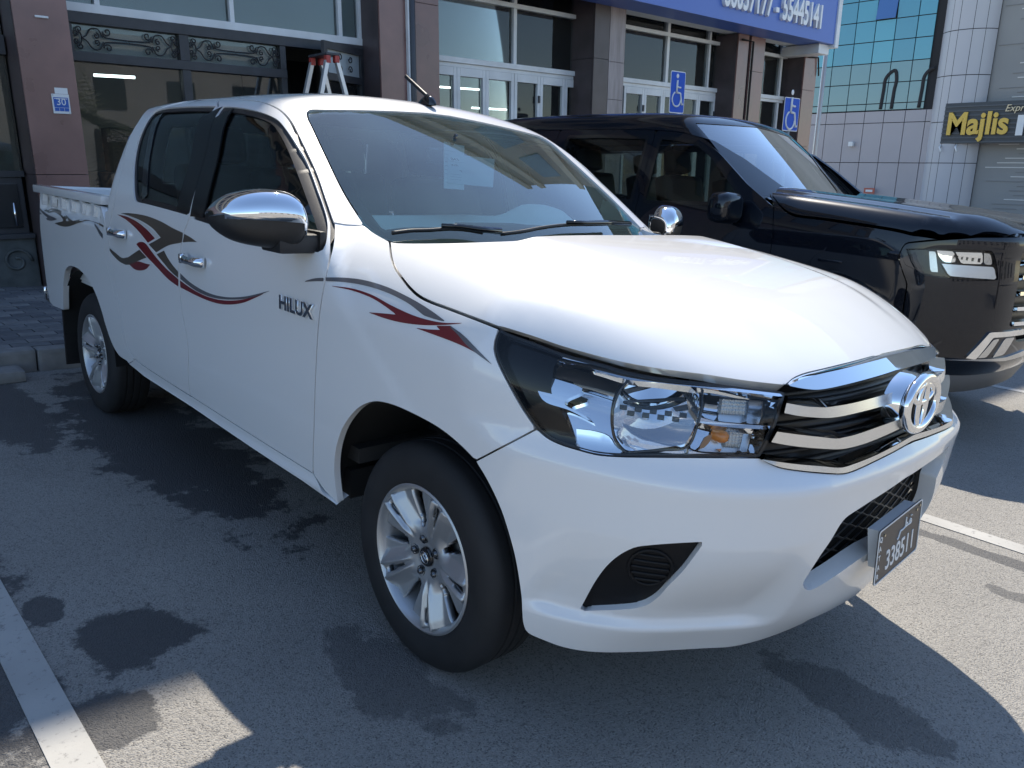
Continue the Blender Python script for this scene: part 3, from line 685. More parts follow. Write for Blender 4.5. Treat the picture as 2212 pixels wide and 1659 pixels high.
def bar(name, lines, offs, mats=chrome, sweep_back=.05, front_satin=True):
    """lines: pixel polylines (top rear, top crease, bottom crease); offs: stand-off from the nose skin"""
    rows = []; N = 46
    for ln, of in zip(lines, offs):
        X, ok = hitpx((lambda P: f_body(P)-of), smooth_curve(ln, 6)); X = X[ok]; X = X[np.argsort(X[:, 1])]
        X = X[X[:, 1] < -.0]; y0 = X[0, 1]; ys = y0+(0-y0)*np.linspace(0, 1, N)**1.0
        xs = np.interp(ys, X[:, 1], X[:, 0]); zs = np.interp(ys, X[:, 1], X[:, 2])
        last = X[-1, 1]; mm_ = ys > last
        if mm_.any():                                   # run on to the centre plane
            sl = (X[-1, 2]-X[max(0, len(X)-6), 2])/(X[-1, 1]-X[max(0, len(X)-6), 1]+1e-9)
            zs[mm_] = X[-1, 2]+sl*.5*(ys[mm_]-last)
            u = T_cyl.uv(np.stack([np.full(mm_.sum(), 1.), ys[mm_], zs[mm_]], -1)); Xm = onskin(f_body, T_cyl, u, of); xs[mm_] = Xm[:, 0]+(X[-1, 0]-np.interp(last, ys, np.where(mm_, xs, X[-1, 0])))
        R = np.stack([xs, ys, zs], -1); full = np.vstack([R, (R*[1, -1, 1])[::-1][1:]]); rows.append(full)
    b1 = rows[-1].copy(); b1[:, 0] -= sweep_back; b1[:, 2] += .006
    b0 = rows[0].copy(); b0[:, 0] -= .02; b0[:, 2] -= .004
    m = MB(); m.loft(rows+[b1, b0], closed=True); n = len(rows[0])
    o = m.build(name, [chrome, satin_w], grille, smooth=True, angle=math.radians(24))
    if front_satin:
        for i, p in enumerate(o.data.polygons):
            if (n-1) <= i < 2*(n-1): p.material_index = 1
    return o
bar('chrome_bar', [px('GR', 372, 588, 420, 545, 520, 499, 700, 453, 900, 404, 1100, 351, 1300, 294, 1450, 244, 1560, 205), px('GR', 378, 597, 440, 562, 540, 525, 700, 485, 900, 440, 1100, 388, 1300, 335, 1500, 268), px('GR', 386, 606, 510, 630, 640, 641, 750, 628, 900, 596, 1100, 545, 1300, 487, 1480, 425)], [.004, .012, .012], front_satin=False)
bar('chrome_bar', [px('GR', 365, 700, 500, 708, 650, 720, 720, 758, 800, 772, 1000, 735, 1200, 690, 1400, 636), px('GR', 352, 770, 550, 803, 650, 810, 730, 811, 820, 800, 1000, 768, 1200, 715, 1400, 658), px('GR', 330, 865, 450, 890, 550, 902, 740, 912, 860, 900, 1000, 870, 1200, 820, 1385, 768)], [-.012, .016, .010])
bar('chrome_bar', [px('GR', 285, 985, 500, 1010, 750, 1030, 800, 1036, 850, 1060, 910, 1081, 1000, 1060, 1200, 990, 1400, 915), px('GR', 262, 1045, 500, 1077, 700, 1098, 840, 1112, 900, 1100, 1000, 1078, 1200, 1010, 1400, 938), px('GR', 205, 1145, 350, 1172, 500, 1192, 700, 1208, 860, 1213, 950, 1200, 1100, 1160, 1300, 1080, 1420, 1025)], [-.012, .018, .012])
bar('chrome_bar', [px('GR', 150, 1258, 350, 1282, 500, 1296, 700, 1312, 850, 1325, 900, 1350, 950, 1357, 1100, 1305, 1300, 1215, 1500, 1110), px('GR', 128, 1312, 350, 1345, 500, 1362, 700, 1378, 880, 1390, 1000, 1355, 1200, 1275, 1400, 1175, 1550, 1090), px('GR', 110, 1314, 200, 1355, 300, 1388, 450, 1412, 600, 1428, 750, 1440, 880, 1444, 960, 1428, 1050, 1393, 1200, 1322, 1400, 1222, 1560, 1130)], [-.010, .016, .006], sweep_back=.03)
# emblem: two crossed ovals inside a wide oval, standing on a boss
def oval(c, a, b, r, n=56, dy=0., dz=0., bulge=.0, rx=None):
    t = np.linspace(0, 2*np.pi, n, endpoint=False); P = np.stack([c[0]-bulge*(np.cos(t)*a+dy)**2*6, c[1]+a*np.cos(t)+dy, c[2]+b*np.sin(t)+dz], -1)
    mm = MB(); rr = np.array(r) if np.ndim(r) else np.full(n, r); mm.tube(P, rr, 10, closed=True); return mm
LC = np.array([.984, -.002, .929])
m = MB(); m.lathe([(.001, .0), (.095, -.004), (.103, -.018), (.105, -.045)], 48, 'x', (0, 0, 0)); m.V = [(LC[0]-.012+v[0], LC[1]+v[1]*1.0, LC[2]+v[2]*.70) for v in m.V]
emb = m.build('emblem', chrome, grille, smooth=True, angle=math.radians(40))
m = MB(); m.lathe([(.001, .004), (.09, .0)], 48, 'x'); m.V = [(LC[0]-.0085+v[0], LC[1]+v[1], LC[2]+v[2]*.70) for v in m.V]; m.build('emblem_field', principled('emblem_dark', (.01, .01, .012), rough=.15), emb, smooth=True)
tt = np.linspace(0, 2*np.pi, 56, endpoint=False)
for nm, mm in (('emblem_ring', oval(LC, .096, .068, .0135)), ('emblem_ring', oval(LC, .062, .0235, .008, dz=.026)), ('emblem_ring', oval(LC, .024, .058, .008+.002*np.abs(np.cos(tt)), dz=-.002))):
    mm.build(nm, chrome, emb, smooth=True)

# ---- headlights: a clear cover over tilted chrome surfaces
def lamp_set():
    ll = np.vstack([smooth_curve(HLOUT), smooth_curve(HLBOT), smooth_curve(HLIN), smooth_curve(HLTOP)])
    luv = resample(skin_uv(f_body, T_cyl, ll), .012, True)
    hl = panel('headlight', f_body, T_cyl, [inset(luv, -.003)], principled('lamp_housing_silver', (.55, .56, .58), rough=.25, metal=.8), truck, res=.03, flange=0, off=-.17)
    parts = []; prism = principled('prism_silver', (.80, .81, .82), rough=.30, metal=.8); facet = principled('facet_dark', (.06, .065, .07), rough=.15, coat=.5)
    def tilt(d0, k, zb=.84): return lambda P: f_body(P)+d0+k*np.clip(P[..., 2]-zb, -.03, .25)
    def region(name, pts, f, mat, res=.018, fl=.02, parent=None):
        uv = resample(skin_uv(f, T_cyl, pts), .010, True); o = panel(name, f, T_cyl, [uv], mat, parent or hl, res=res, flange=fl); parts.append(o) if parent is None else None; return o
    parts.append(panel('lamp_seal', f_body, T_cyl, [luv, inset(luv, .006)], blk, hl, res=.012, flange=.008, off=-.003))
    # smoked outer end with its small chrome wedge
    region('smoked_end', np.vstack([smooth_curve(px('HL', 150, 70, 350, 145, 560, 225, 545, 260, 500, 300, 490, 380)), px('HL', 470, 470, 560, 640, 640, 800, 660, 880), smooth_curve(px('HL', 640, 878, 540, 842, 460, 800, 385, 735, 290, 605, 210, 465, 140, 330, 100, 235, 92, 170, 110, 100))]), tilt(.020, .10), principled('smoked_black', (.006, .006, .007), rough=.15, spec=.2), res=.02)
    region('chrome_wedge', smooth_curve(px('HL', 360, 345, 480, 385, 700, 460, 705, 480, 560, 560, 700, 640, 760, 690, 600, 610, 420, 545, 372, 430, 360, 345), 3), tilt(.012, .45, .90), chrome)
    # main chrome shell, faced upwards to the sky
    region('chrome_shell', np.vstack([smooth_curve(px('HL', 500, 300, 540, 268, 700, 320, 860, 378, 965, 408)), smooth_curve(px('HL', 965, 408, 915, 520, 893, 650, 905, 780, 940, 860, 1000, 918)), smooth_curve(px('HL', 1000, 918, 850, 912, 720, 890, 655, 868)), px('HL', 620, 790, 540, 660, 470, 500, 487, 380)]), tilt(.030, .62), chrome)
    region('shell_step', smooth_curve(px('HL', 655, 745, 780, 760, 890, 800, 930, 868, 990, 912, 800, 900, 670, 862, 655, 745), 4), tilt(.016, .25), chrome)
    # bowl
    uc = skin_uv(f_body, T_cyl, px('HL', 1225, 655))[0]; ul = skin_uv(f_body, T_cyl, px('HL', 925, 655))[0]; ur = skin_uv(f_body, T_cyl, px('HL', 1520, 655))[0]; au = abs(ul[0]-ur[0])/2; av = .088
    def f_bowl(P):
        u = np.arctan2(-P[..., 1], P[..., 0]-T_cyl.x0)*T_cyl.R; rho = ((u-uc[0])/au)**2+((P[..., 2]-uc[1])/av)**2
        return f_body(P)+.016+.050*np.clip(1-rho, -.25, 1)+.40*(P[..., 2]-uc[1]+.06)
    region('reflector_bowl', np.vstack([smooth_curve(px('HL', 1035, 405, 975, 470, 928, 570, 918, 680, 930, 790, 965, 855, 1010, 900)), smooth_curve(px('HL', 1010, 900, 1200, 885, 1420, 853)), smooth_curve(px('HL', 1420, 853, 1478, 740, 1510, 620, 1518, 460)), smooth_curve(px('HL', 1518, 460, 1250, 425, 1035, 405))]), f_bowl, chrome, res=.012, fl=.01)
    def quads(name, Q, f, mat, off=.002, **kw):
        mm = MB()
        for q in Q:
            X, ok = hitpx(lambda P: f(P)-off, px('HL', *q)); mm.add(X, [(0, 1, 2, 3)])
        parts.append(mm.build(name, mat, hl, **kw))
    Q = []
    for i in range(9):
        x = 965+52*i; y = 572+7*i+(34 if i % 2 else 0); Q.append((x, y, x+48, y+6, x+44, y+40, x-4, y+34))
    quads('reflector_facets', Q, f_bowl, facet, kind='stuff')
    quads('reflector_flutes', [(1330+19*k, 440+2.2*k, 1340+19*k, 441+2.2*k, 1415+11.5*k, 505+16*k, 1407+11.5*k, 503+16*k) for k in range(9)], f_bowl, facet, kind='stuff')
    quads('reflector_bars', [(985, 470, 1120, 430, 1240, 425, 1020, 500), (990, 545, 1400, 520, 1430, 545, 985, 562), (1330, 590, 1430, 570, 1440, 610, 1350, 620), (940, 790, 985, 840, 975, 852, 935, 800)], f_bowl, facet, kind='stuff')
    # dark seams round the bowl
    for pts in (px('HL', 1018, 402, 958, 480, 915, 590, 905, 690, 920, 800, 955, 868, 1008, 912), px('HL', 1540, 462, 1532, 600, 1495, 745, 1432, 868, 1220, 893, 1008, 912)):
        X = hx(smooth_curve(pts), tilt(.010, 0)); mm = MB(); mm.tube(X, .0032, 6); parts.append(mm.build('seam', blk_gloss, hl, smooth=True))
    # indicator and position lamp
    region('side_shield', px('HL', 1560, 462, 1655, 473, 1632, 690, 1525, 655, 1552, 600), tilt(.014, .5), chrome)
    region('position_lamp', px('HL', 1665, 478, 1860, 490, 1830, 705, 1642, 688), tilt(.030, .35), prism)
    region('clear_block', px('HL', 1868, 492, 1960, 502, 1935, 712, 1838, 706), tilt(.020, .30), principled('prism_grey', (.50, .51, .53), rough=.2, metal=.9)); region('clear_block', px('HL', 1965, 503, 2110, 518, 2045, 718, 1942, 712), tilt(.030, .5), prism)
    region('chrome_ledge', px('HL', 1520, 662, 1640, 694, 1830, 712, 2040, 724, 2025, 748, 1820, 740, 1625, 722, 1510, 700), tilt(.006, .9, .90), chrome)
    region('lower_shield', px('HL', 1505, 705, 1622, 728, 1560, 820, 1480, 905, 1445, 870), tilt(.016, .5), chrome)
    region('indicator', px('HL', 1630, 728, 1825, 748, 1790, 908, 1500, 900, 1575, 822), tilt(.030, .35), prism); region('clear_block', px('HL', 1832, 748, 1890, 752, 1850, 910, 1798, 908), tilt(.02, .3), MATS['prism_grey']); region('clear_block', px('HL', 1896, 752, 2020, 752, 1935, 915, 1858, 912), tilt(.022, .6), chrome)
    mm = MB()
    for (x0, y0, w, h, rr, cc_) in ((1672, 545, 165, 75, 4, 9), (1705, 768, 110, 85, 5, 6)):
        for i in range(rr):
            for j in range(cc_):
                c = hx(px('HL', x0+w*j/(cc_-1)-i*3, y0+h*i/(rr-1)+j*1.2), tilt(.027, .35))[0]; mm.box(c[0]-.003, c[0]+.005, c[1]-.0042, c[1]+.0042, c[2]-.0042, c[2]+.0042)
    parts.append(mm.build('prism_facets', prism, hl, kind='stuff'))
    bpos = hx(px('HL', 1675, 797), tilt(.018, .2))[0]; mm = MB(); mm.lathe([(.001, .017), (.008, .015), (.013, .009), (.0155, 0), (.0155, -.02)], 20, 'x', bpos.tolist()); parts.append(mm.build('amber_bulb', principled('amber', (.80, .25, .03), rough=.15, coat=1), hl, smooth=True))
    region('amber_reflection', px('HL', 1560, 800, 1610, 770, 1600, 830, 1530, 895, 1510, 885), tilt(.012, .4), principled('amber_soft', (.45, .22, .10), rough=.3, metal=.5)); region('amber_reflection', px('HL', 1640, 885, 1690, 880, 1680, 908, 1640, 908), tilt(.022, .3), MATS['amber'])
    region('bezel', np.vstack([smooth_curve(px('HL', 520, 262, 580, 238, 850, 306, 1000, 352, 1250, 400, 1560, 437, 1850, 470, 2112, 500)), smooth_curve(px('HL', 2108, 520, 1850, 490, 1545, 458, 1250, 422, 1010, 398, 850, 350, 640, 290, 530, 275))]), tilt(.004, .8, 1.0), chrome)
    region('lamp_floor', np.vstack([smooth_curve(px('HL', 660, 872, 800, 912, 1000, 925, 1200, 915, 1430, 880, 1500, 908, 1930, 920)), px('HL', 1940, 942), smooth_curve(px('HL', 1600, 938, 1200, 935, 950, 930, 800, 916, 660, 882))]), tilt(.006, 1.0, .835), chrome)
    parts.append(panel('lamp_lens', f_body, T_cyl, [inset(luv, .004)], lens_g, hl, res=.025, flange=0, off=-.0015))
    h2 = mirror_obj(hl, truck)
    for p in parts: mirror_obj(p, h2)
lamp_set()

# ---- wheels
WR_, WY = .338, .845
def wheel_parts(R=.343, rim=.222, w=.20, sw=1.0, nsp=5):
    """local frame: axle along y, outer face towards -y at y=0"""
    t = MB(); h = w
    prof = [(rim-.004, -.004+.012), (rim+.006, -.002), (rim+.02, -.006), (rim+.05, -.010), (rim+.078, -.008), (rim+.098, .000), (R-.010, .012), (R-.003, .022), (R, .034),
            (R, .058), (R-.006, .060), (R-.006, .066), (R, .068), (R, .092), (R-.007, .094), (R-.007, .102), (R, .104), (R, .130), (R-.006, .132), (R-.006, .138), (R, .140), (R, h-.034), (R-.010, h-.012), (rim+.06, h), (rim, h-.01)]
    t.lathe(prof, 72, 'y')
    # raised rim-guard ring and lettering blocks on the sidewall
    rim_m = MB(); prof = [(rim+.001, .004), (rim+.003, -.002), (rim-.003, -.005), (rim-.010, -.001), (rim-.016, .012), (rim-.022, .03), (rim-.045, .11), (rim-.03, .17)]
    rim_m.lathe(prof, 72, 'y')
    # spoked face from a polar relief
    nr, na = 30, 240; rs = np.linspace(.028, rim-.012, nr); V = []; F = []
    def depth(r, a):
        q = (r-.03)/(rim-.042)
        base = -.004-.030*(1-q)**1.6*0+.030*(1-np.clip((r-.028)/.09, 0, 1))**2*0
        d = .028-.030*np.clip((r-.045)/.14, 0, 1)**.8                      # hub sits back, spokes bow out
        s = ((a*nsp/(2*np.pi)) % 1.)-.5; s = s*2*np.pi/nsp                  # angle from spoke centre
        k = np.clip((r-.07)/.04, 0, 1)
        arc = r*s
        ridge = np.exp(-((np.abs(arc)-.010-.10*(r-.07))/.0055)**2)          # two sharp ridges per spoke
        valley = np.exp(-(arc/(.005+.05*(r-.07)))**2)
        fall = np.clip((np.abs(arc)-(.016+.13*(r-.07)))/.02, 0, 1.5)        # blades fall away to the sides
        return d-k*(.0085*ridge-.006*valley-.014*fall)
    def hole(r, a):
        s = ((a*nsp/(2*np.pi)) % 1.); s0 = np.minimum(s, 1-s)*2*np.pi/nsp       # from the gap centre
        s1 = np.abs(s-.5)*2*np.pi/nsp                                           # from the spoke centre
        big = (r > .092) & (r < rim-.018) & (s0*r < .007+.27*(r-.092)*(1-.25*((r-.092)/.1)))
        slot = (r > .118) & (r < rim-.022) & (s1*r < .0025+.10*(r-.118))
        return big | slot
    A = np.arange(na)*2*np.pi/na
    for r in rs:
        d = depth(r, A)
        V += [(r*math.cos(a), dd, r*math.sin(a)) for a, dd in zip(A, d)]
    for i in range(nr-1):
        rm = (rs[i]+rs[i+1])/2; hh = hole(rm, A+np.pi/na)
        for k in range(na):
            if not hh[k]: F.append((i*na+k, i*na+(k+1) % na, (i+1)*na+(k+1) % na, (i+1)*na+k))
    back = MB(); back.lathe([(.001, .085), (.19, .085), (.20, .16)], 40, 'y')
    disc = MB(); disc.lathe([(.06, .075), (.135, .07), (.135, .082)], 40, 'y')
    hub = MB(); hub.lathe([(.0, .017), (.020, .018), (.0235, .021), (.026, .019), (.029, .022), (.030, .032)], 32, 'y')
    nuts = []
    for k in range(nsp):
        a = 2*math.pi*(k+.5)/nsp+2*math.pi*.5/nsp; c = (.057*math.cos(a), 0, .057*math.sin(a)); n = MB()
        n.lathe([(0, .012), (.006, .012), (.0095, .016), (.0105, .024), (.0150, .0245), (.0165, .0205), (.0175, .03)], 12, 'y', c); nuts.append(n)
    return t, rim_m, (V, F), back, disc, hub, nuts
nut_m = principled('nut_steel', (.16, .165, .17), rough=.25, metal=.9)
brake = principled('brake_steel', (.12, .12, .12), rough=.5, metal=.8)
recess = principled('wheel_recess', (.02, .02, .021), rough=.6)
def make_wheel(parent, loc, side=-1, steer=0., spin=0., R=.343, rim=.222, w=.20, mat_rim=None, nsp=5):
    t, rm, (V, F), back, disc, hub, nuts = wheel_parts(R, rim, w, nsp=nsp)
    M = Matrix.Translation(loc) @ Matrix.Rotation(steer, 4, 'Z') @ (Matrix.Rotation(math.pi, 4, 'Z') if side > 0 else Matrix.Identity(4)) @ Matrix.Rotation(spin, 4, 'Y')
    wh = t.build('wheel', rubber, parent, smooth=True, angle=math.radians(50)); wh.matrix_local = M
    rm.build('rim_barrel', mat_rim or alloy, wh, smooth=True, angle=math.radians(50))
    sp = mesh_obj('spokes', V, F, mat_rim or alloy, wh)
    so = sp.modifiers.new('depth', 'SOLIDIFY'); so.thickness = .022; so.offset = -1
    bm = bmesh.new(); bm.from_mesh(sp.data)
    bmesh.ops.recalc_face_normals(bm, faces=bm.faces)
    if sum(f.normal.y for f in bm.faces) > 0: bmesh.ops.reverse_faces(bm, faces=bm.faces)
    bm.to_mesh(sp.data); bm.free()
    back.build('rim_recess', recess, wh, smooth=True); disc.build('brake_disc', brake, wh, smooth=True)
    hc = hub.build('hub_cap', blk_gloss, wh, smooth=True)
    m = MB(); tt = np.linspace(0, 2*np.pi, 28, endpoint=False)
    for a, b, dz in ((.019, .0145, 0), (.012, .005, .005), (.005, .0125, 0)): m.tube([(a*math.cos(q), .0165, b*math.sin(q)+dz) for q in tt], .0013, 6, closed=True)
    m.build('hub_emblem', chrome, wh, smooth=True)
    for n in nuts: n.build('wheel_nut', nut_m, wh, smooth=True, angle=math.radians(40))
    return wh
w1 = make_wheel(truck, (0, -WY, WR_), -1, math.radians(-.5), math.radians(40))
def clone_wheel(src, parent, loc, side, spin):
    c = src.copy(); col.objects.link(c); c.parent = parent
    c.matrix_local = Matrix.Translation(loc) @ (Matrix.Rotation(math.pi, 4, 'Z') if side > 0 else Matrix.Identity(4)) @ Matrix.Rotation(spin, 4, 'Y')
    for ch in list(src.children):
        k = ch.copy(); col.objects.link(k); k.parent = c
    return c
clone_wheel(w1, truck, (-3.085, -WY, WR_), -1, math.radians(10))
clone_wheel(w1, truck, (0, WY, WR_), 1, math.radians(55)); clone_wheel(w1, truck, (-3.085, WY, WR_), 1, math.radians(25))
# ---- wheel-arch liners and underbody
for sy in (-1, 1):
    for cx, nm in ((.0, 'wheel_well'), (-3.10, 'wheel_well')):
        m = MB(); a = np.linspace(.06, math.pi-.06, 30); R = .50
        m.loft([[(cx-.02+R*(.97 if math.cos(t) < 0 or cx < -1 else .86)*math.cos(t), sy*(.868 if math.cos(t) < .2 or cx < -1 else .80), .33+R*.95*math.sin(t)) for t in a], [(cx-.02+R*(.97 if math.cos(t) < 0 else .87)*math.cos(t), sy*.72, .33+R*.95*math.sin(t)) for t in a], [(cx-.02+R*math.cos(t), sy*.48, .33+R*.95*math.sin(t)) for t in a]])
        m.add([(cx+.6, sy*.48, .2), (cx-.6, sy*.48, .2), (cx-.6, sy*.48, 1.0), (cx+.6, sy*.48, 1.0)], [(0, 1, 2, 3)])
        m.build(nm, dark, truck, smooth=True)
m = MB(); m.bbox(-3.8, .55, -.62, .62, .32, .46, .04); m.box(-2.45, -.45, -.80, .80, .36, .46); m.bbox(.4, .62, -.45, .45, .36, .60, .05); m.build('underbody', dark, truck)
m = MB(); m.tube([(-3.085, -.75, WR_), (-3.085, .75, WR_)], .05, 10); m.tube([(0, -.75, WR_), (0, .75, WR_)], .035, 8); m.build('axle', dark, truck)
for sy in (-1, 1):
    m = MB(); m.bbox(-3.62, -3.605, sy*.87 if sy < 0 else .62, -.62 if sy < 0 else .87, .17, .55, .005); m.build('mud_flap', blk, truck)

# ---- load bed
def f_bed(P):
    x, y, z = P[..., 0], P[..., 1], P[..., 2]; Y = np.abs(y)
    rec = .028*_st(z, 1.075, 1.11)*(1-_st(z, 1.165, 1.18))*_st(x, -3.95, -3.85)*(1-_st(x, -2.72, -2.66))
    a = Y-W_(x)-S_(z)+rec
    return smax(a, (-4.0+(.95-np.clip(z, .4, .95))*.12)-x, .07)
RARCH = np.vstack([px('D', 395, 505, 393, 400, 398, 300, 410, 250, 435, 232, 480, 245, 530, 292, 580, 372, 625, 490, 660, 610, 700, 720, 742, 788, 790, 822)])
bp = np.vstack([smooth_curve(BEDF), px('DR', 275, 930), px('D', 800, 836, 790, 822), smooth_curve(RARCH)[::-1], px('D', 395, 505, 330, 478)])
Xb = hx(bp, f_cab2)
rear = np.array([[-3.955, -.87, .53], [-3.985, -.87, .8], [-3.99, -.87, 1.0], [-3.985, -.87, 1.182], [-2.655, -.88, 1.182]])
bedside = panel('bed_side', f_bed, T_side, [T_side.uv(np.vstack([Xb, rear]))], paint_w, truck, res=.022, gap=.001, flange=.03); mirror_obj(bedside, truck)
for sy in (-1, 1):
    m = MB(); yo = sy*.884; yi = sy*.815
    m.bbox(-4.0, -2.645, min(yo, yi), max(yo, yi), 1.186, 1.232, .014); m.build('bed_rail', paint_w, truck, smooth=True, angle=math.radians(45))
    m = MB(); m.bbox(-3.96, -2.645, min(sy*.79, sy*.812), max(sy*.79, sy*.812), .72, 1.225, .006); m.build('bed_inner_wall', paint_w, truck)
    for k, hxp in enumerate((-3.83, -3.62, -3.42, -3.22, -3.02, -2.82)):
        m = MB(); q = [(hxp-.03, 1.186), (hxp+.03, 1.186), (hxp+.02, 1.14), (hxp+.006, 1.118), (hxp-.010, 1.12), (hxp-.02, 1.15)]
        m.prism([(x, sy*.850, z) for x, z in q], .026, (0, sy, 0)); m.build('rope_hook', paint_w, truck)
m = MB(); m.bbox(-3.99, -3.945, -.80, .80, .72, 1.228, .012); tg = m.build('tailgate', paint_w, truck)
m = MB(); m.bbox(-2.69, -2.655, -.80, .80, .72, 1.215, .008); m.build('bed_front_wall', paint_w, truck)
m = MB(); m.box(-3.95, -2.68, -.80, .80, .70, .722); m.build('bed_floor', paint_w, truck)
m = MB(); m.bbox(-4.09, -3.97, -.80, .80, .50, .60, .03); m.build('rear_bumper', satin, truck)
for sy in (-1, 1):
    m = MB(); m.bbox(-4.006, -3.975, min(sy*.76, sy*.82), max(sy*.76, sy*.82), .80, 1.10, .01); m.build('tail_lamp', principled('tail_red', (.35, .02, .02), rough=.15, coat=1), truck)
    m = MB(); m.tube([(-3.98, sy*.865, .60), (-4.02, sy*.86, .52), (-4.05, sy*.80, .47)], .010, 8); m.build('step_rail', chrome, truck, smooth=True)

# ---- door mirrors
def mirror_unit():
    ys = np.linspace(0, 1, 26); rows = []; n = 32
    top = spline([0, .12, .3, .5, .75, .92, 1], [1.300, 1.334, 1.350, 1.350, 1.338, 1.318, 1.300])
    bot = spline([0, .15, .4, .7, .9, 1], [1.205, 1.182, 1.178, 1.188, 1.205, 1.222])
    for s in ys:
        y = -.905-.240*s; e = max(1-s**7, 0.0)**.5 if s > .5 else 1.-.35*max(0, (.10-s)/.10)
        zc_ = float((top(s)+bot(s))/2); hz = float((top(s)-bot(s))/2)*(.30+.70*e); dx = .095*(e*.9+.1) if s > .5 else .095*e
        r = []
        for k in range(n):
            a = 2*math.pi*k/n; c, q = math.cos(a), math.sin(a)
            ex = 2/2.6; xx = math.copysign(abs(c)**ex, c); zz = math.copysign(abs(q)**ex, q)
            x = -.600-.10*s**1.8+(xx*dx*1.0 if xx > 0 else xx*.022)
            r.append((x, y, zc_+zz*hz))
        rows.append(r)
    V = [p for r in rows for p in r]; m_ = len(ys)
    Fc, Fh = [], []
    zdiv = spline([0, .15, .35, .7, 1], [1.212, 1.252, 1.266, 1.268, 1.268])
    for i in range(m_-1):
        for k in range(n):
            f = (i*n+k, i*n+(k+1) % n, (i+1)*n+(k+1) % n, (i+1)*n+k); c = np.mean([V[q] for q in f], 0); s = (-.905-c[1])/.240
            (Fc if c[2] > zdiv(s) and c[0] > -.66-.10*s**1.8*1.2 else Fh).append(f)
    Fh.append(tuple(range(n))); Fh.append(tuple((m_-1)*n+k for k in range(n)))
    o = mesh_obj('door_mirror', V, Fh, blk, truck)
    cap = mesh_obj('mirror_cap', V, Fc, chrome, o)
    for ob in (o, cap):
        bm = bmesh.new(); bm.from_mesh(ob.data); bmesh.ops.delete(bm, geom=[v for v in bm.verts if not v.link_faces], context='VERTS')
        bmesh.ops.recalc_face_normals(bm, faces=bm.faces); cc_ = Vector((-.62, -1.04, 1.26))
        if sum((f.calc_center_median()-cc_).dot(f.normal) for f in bm.faces) < 0: bmesh.ops.reverse_faces(bm, faces=bm.faces)
        bm.to_mesh(ob.data); bm.free()
    so = cap.modifiers.new('lip', 'SOLIDIFY'); so.thickness = .004; so.offset = 1
    m = MB(); m.bbox(-.665, -.535, -1.0, -.850, 1.165, 1.225, .018); m.bbox(-.70, -.525, -.870, -.845, 1.165, 1.235, .012)
    m.build('mirror_foot', blk, o, smooth=True, angle=math.radians(40))
    m = MB(); m.bbox(-.67, -.665, -1.09, -.95, 1.215, 1.305, .002); m.build('mirror_glass', chrome, o)
    return o
mo = mirror_unit(); ml = mirror_obj(mo, truck)
for ch in list(mo.children):
    k = mirror_obj(ch, ml)
    if ch.modifiers:
        so = k.modifiers.new('lip', 'SOLIDIFY'); so.thickness = .004; so.offset = 1
# ---- door handles
def handle(parent, cpx):
    X = hx(cpx, f_cab2)[0]; y0 = X[1]; z0 = X[2]-.002; x0 = X[0]
    m = MB(); xs = np.linspace(-.085, .085, 16); P = [(x0+x, y0-.030*(1-(x/.085)**4)-.002, z0) for x in xs]
    m.tube(P, .0125+.0035*np.abs(xs/.085), 10); m.V = [(a, b, z0+(c-z0)*1.25) for a, b, c in m.V]; h = m.build('door_handle', chrome, parent, smooth=True)
    c = MB(); c.lathe([(.001, .018), (.02, .014), (.032, .006), (.036, 0)], 24, 'y'); c.V = [(x0+a*1.3-.01, y0+.004-b*-.3, z0+.012+d*.95) for a, b, d in c.V]; c.build('handle_cup', paint_w, h, smooth=True)
    k = MB(); k.bbox(x0-.108, x0-.075, y0-.034, y0+.002, z0-.020, z0+.020, .012); k.build('handle_lock', chrome, h, smooth=True)
    return h
handle(door_f, px('DC', 1445, 760)); handle(door_r, px('DC', 785, 520))
dl_f = mirror_obj(door_f, truck); dl_r = mirror_obj(door_r, truck)
for a, b in ((door_f, dl_f), (door_r, dl_r)):
    for ch in list(a.children):
        c = mirror_obj(ch, b)
        for g in ch.children: mirror_obj(g, c)
# ---- lettering on the door
bx = hx(px('DR', 1545, 405, 1850, 505, 1555, 460), f_cab2)
exb = bx[1]-bx[0]; exb /= np.linalg.norm(exb); eyb = np.array([0, 0, 1.])
bc = hx(px('DR', 1698, 462), f_cab2)[0]
M = frame_matrix((bc+np.array([0, -.004, 0])).tolist(), exb.tolist(), [-.0, 0, 1.])
text_mesh('door_badge', 'HILUX', .062, chrome, door_f, M, .003, stretch=1.22, bevel=.0012, bold=.0018)
# ---- stripes (printed film 0.8 mm proud of the paint)
brown = principled('film_brown', (.085, .070, .055), rough=.3, coat=.6); redf = principled('film_red', (.16, .012, .018), rough=.3, coat=.6); greyf = principled('film_grey', (.11, .11, .12), rough=.3, coat=.6); whitef = principled('film_silver', (.60, .59, .56), rough=.35, coat=.5)
def film(pts, mat, f=None, parent=truck, off=.0009, n=8, name='stripe_film', dom=None):
    f = f or f_cab2; dom = dom or T_side
    uv = skin_uv(f, dom, np.vstack(pts) if isinstance(pts, list) else pts)
    return panel(name, f, dom, [uv], mat, parent, res=.02, edge=.008, flange=0, off=off, keep=False)
sc_ = smooth_curve
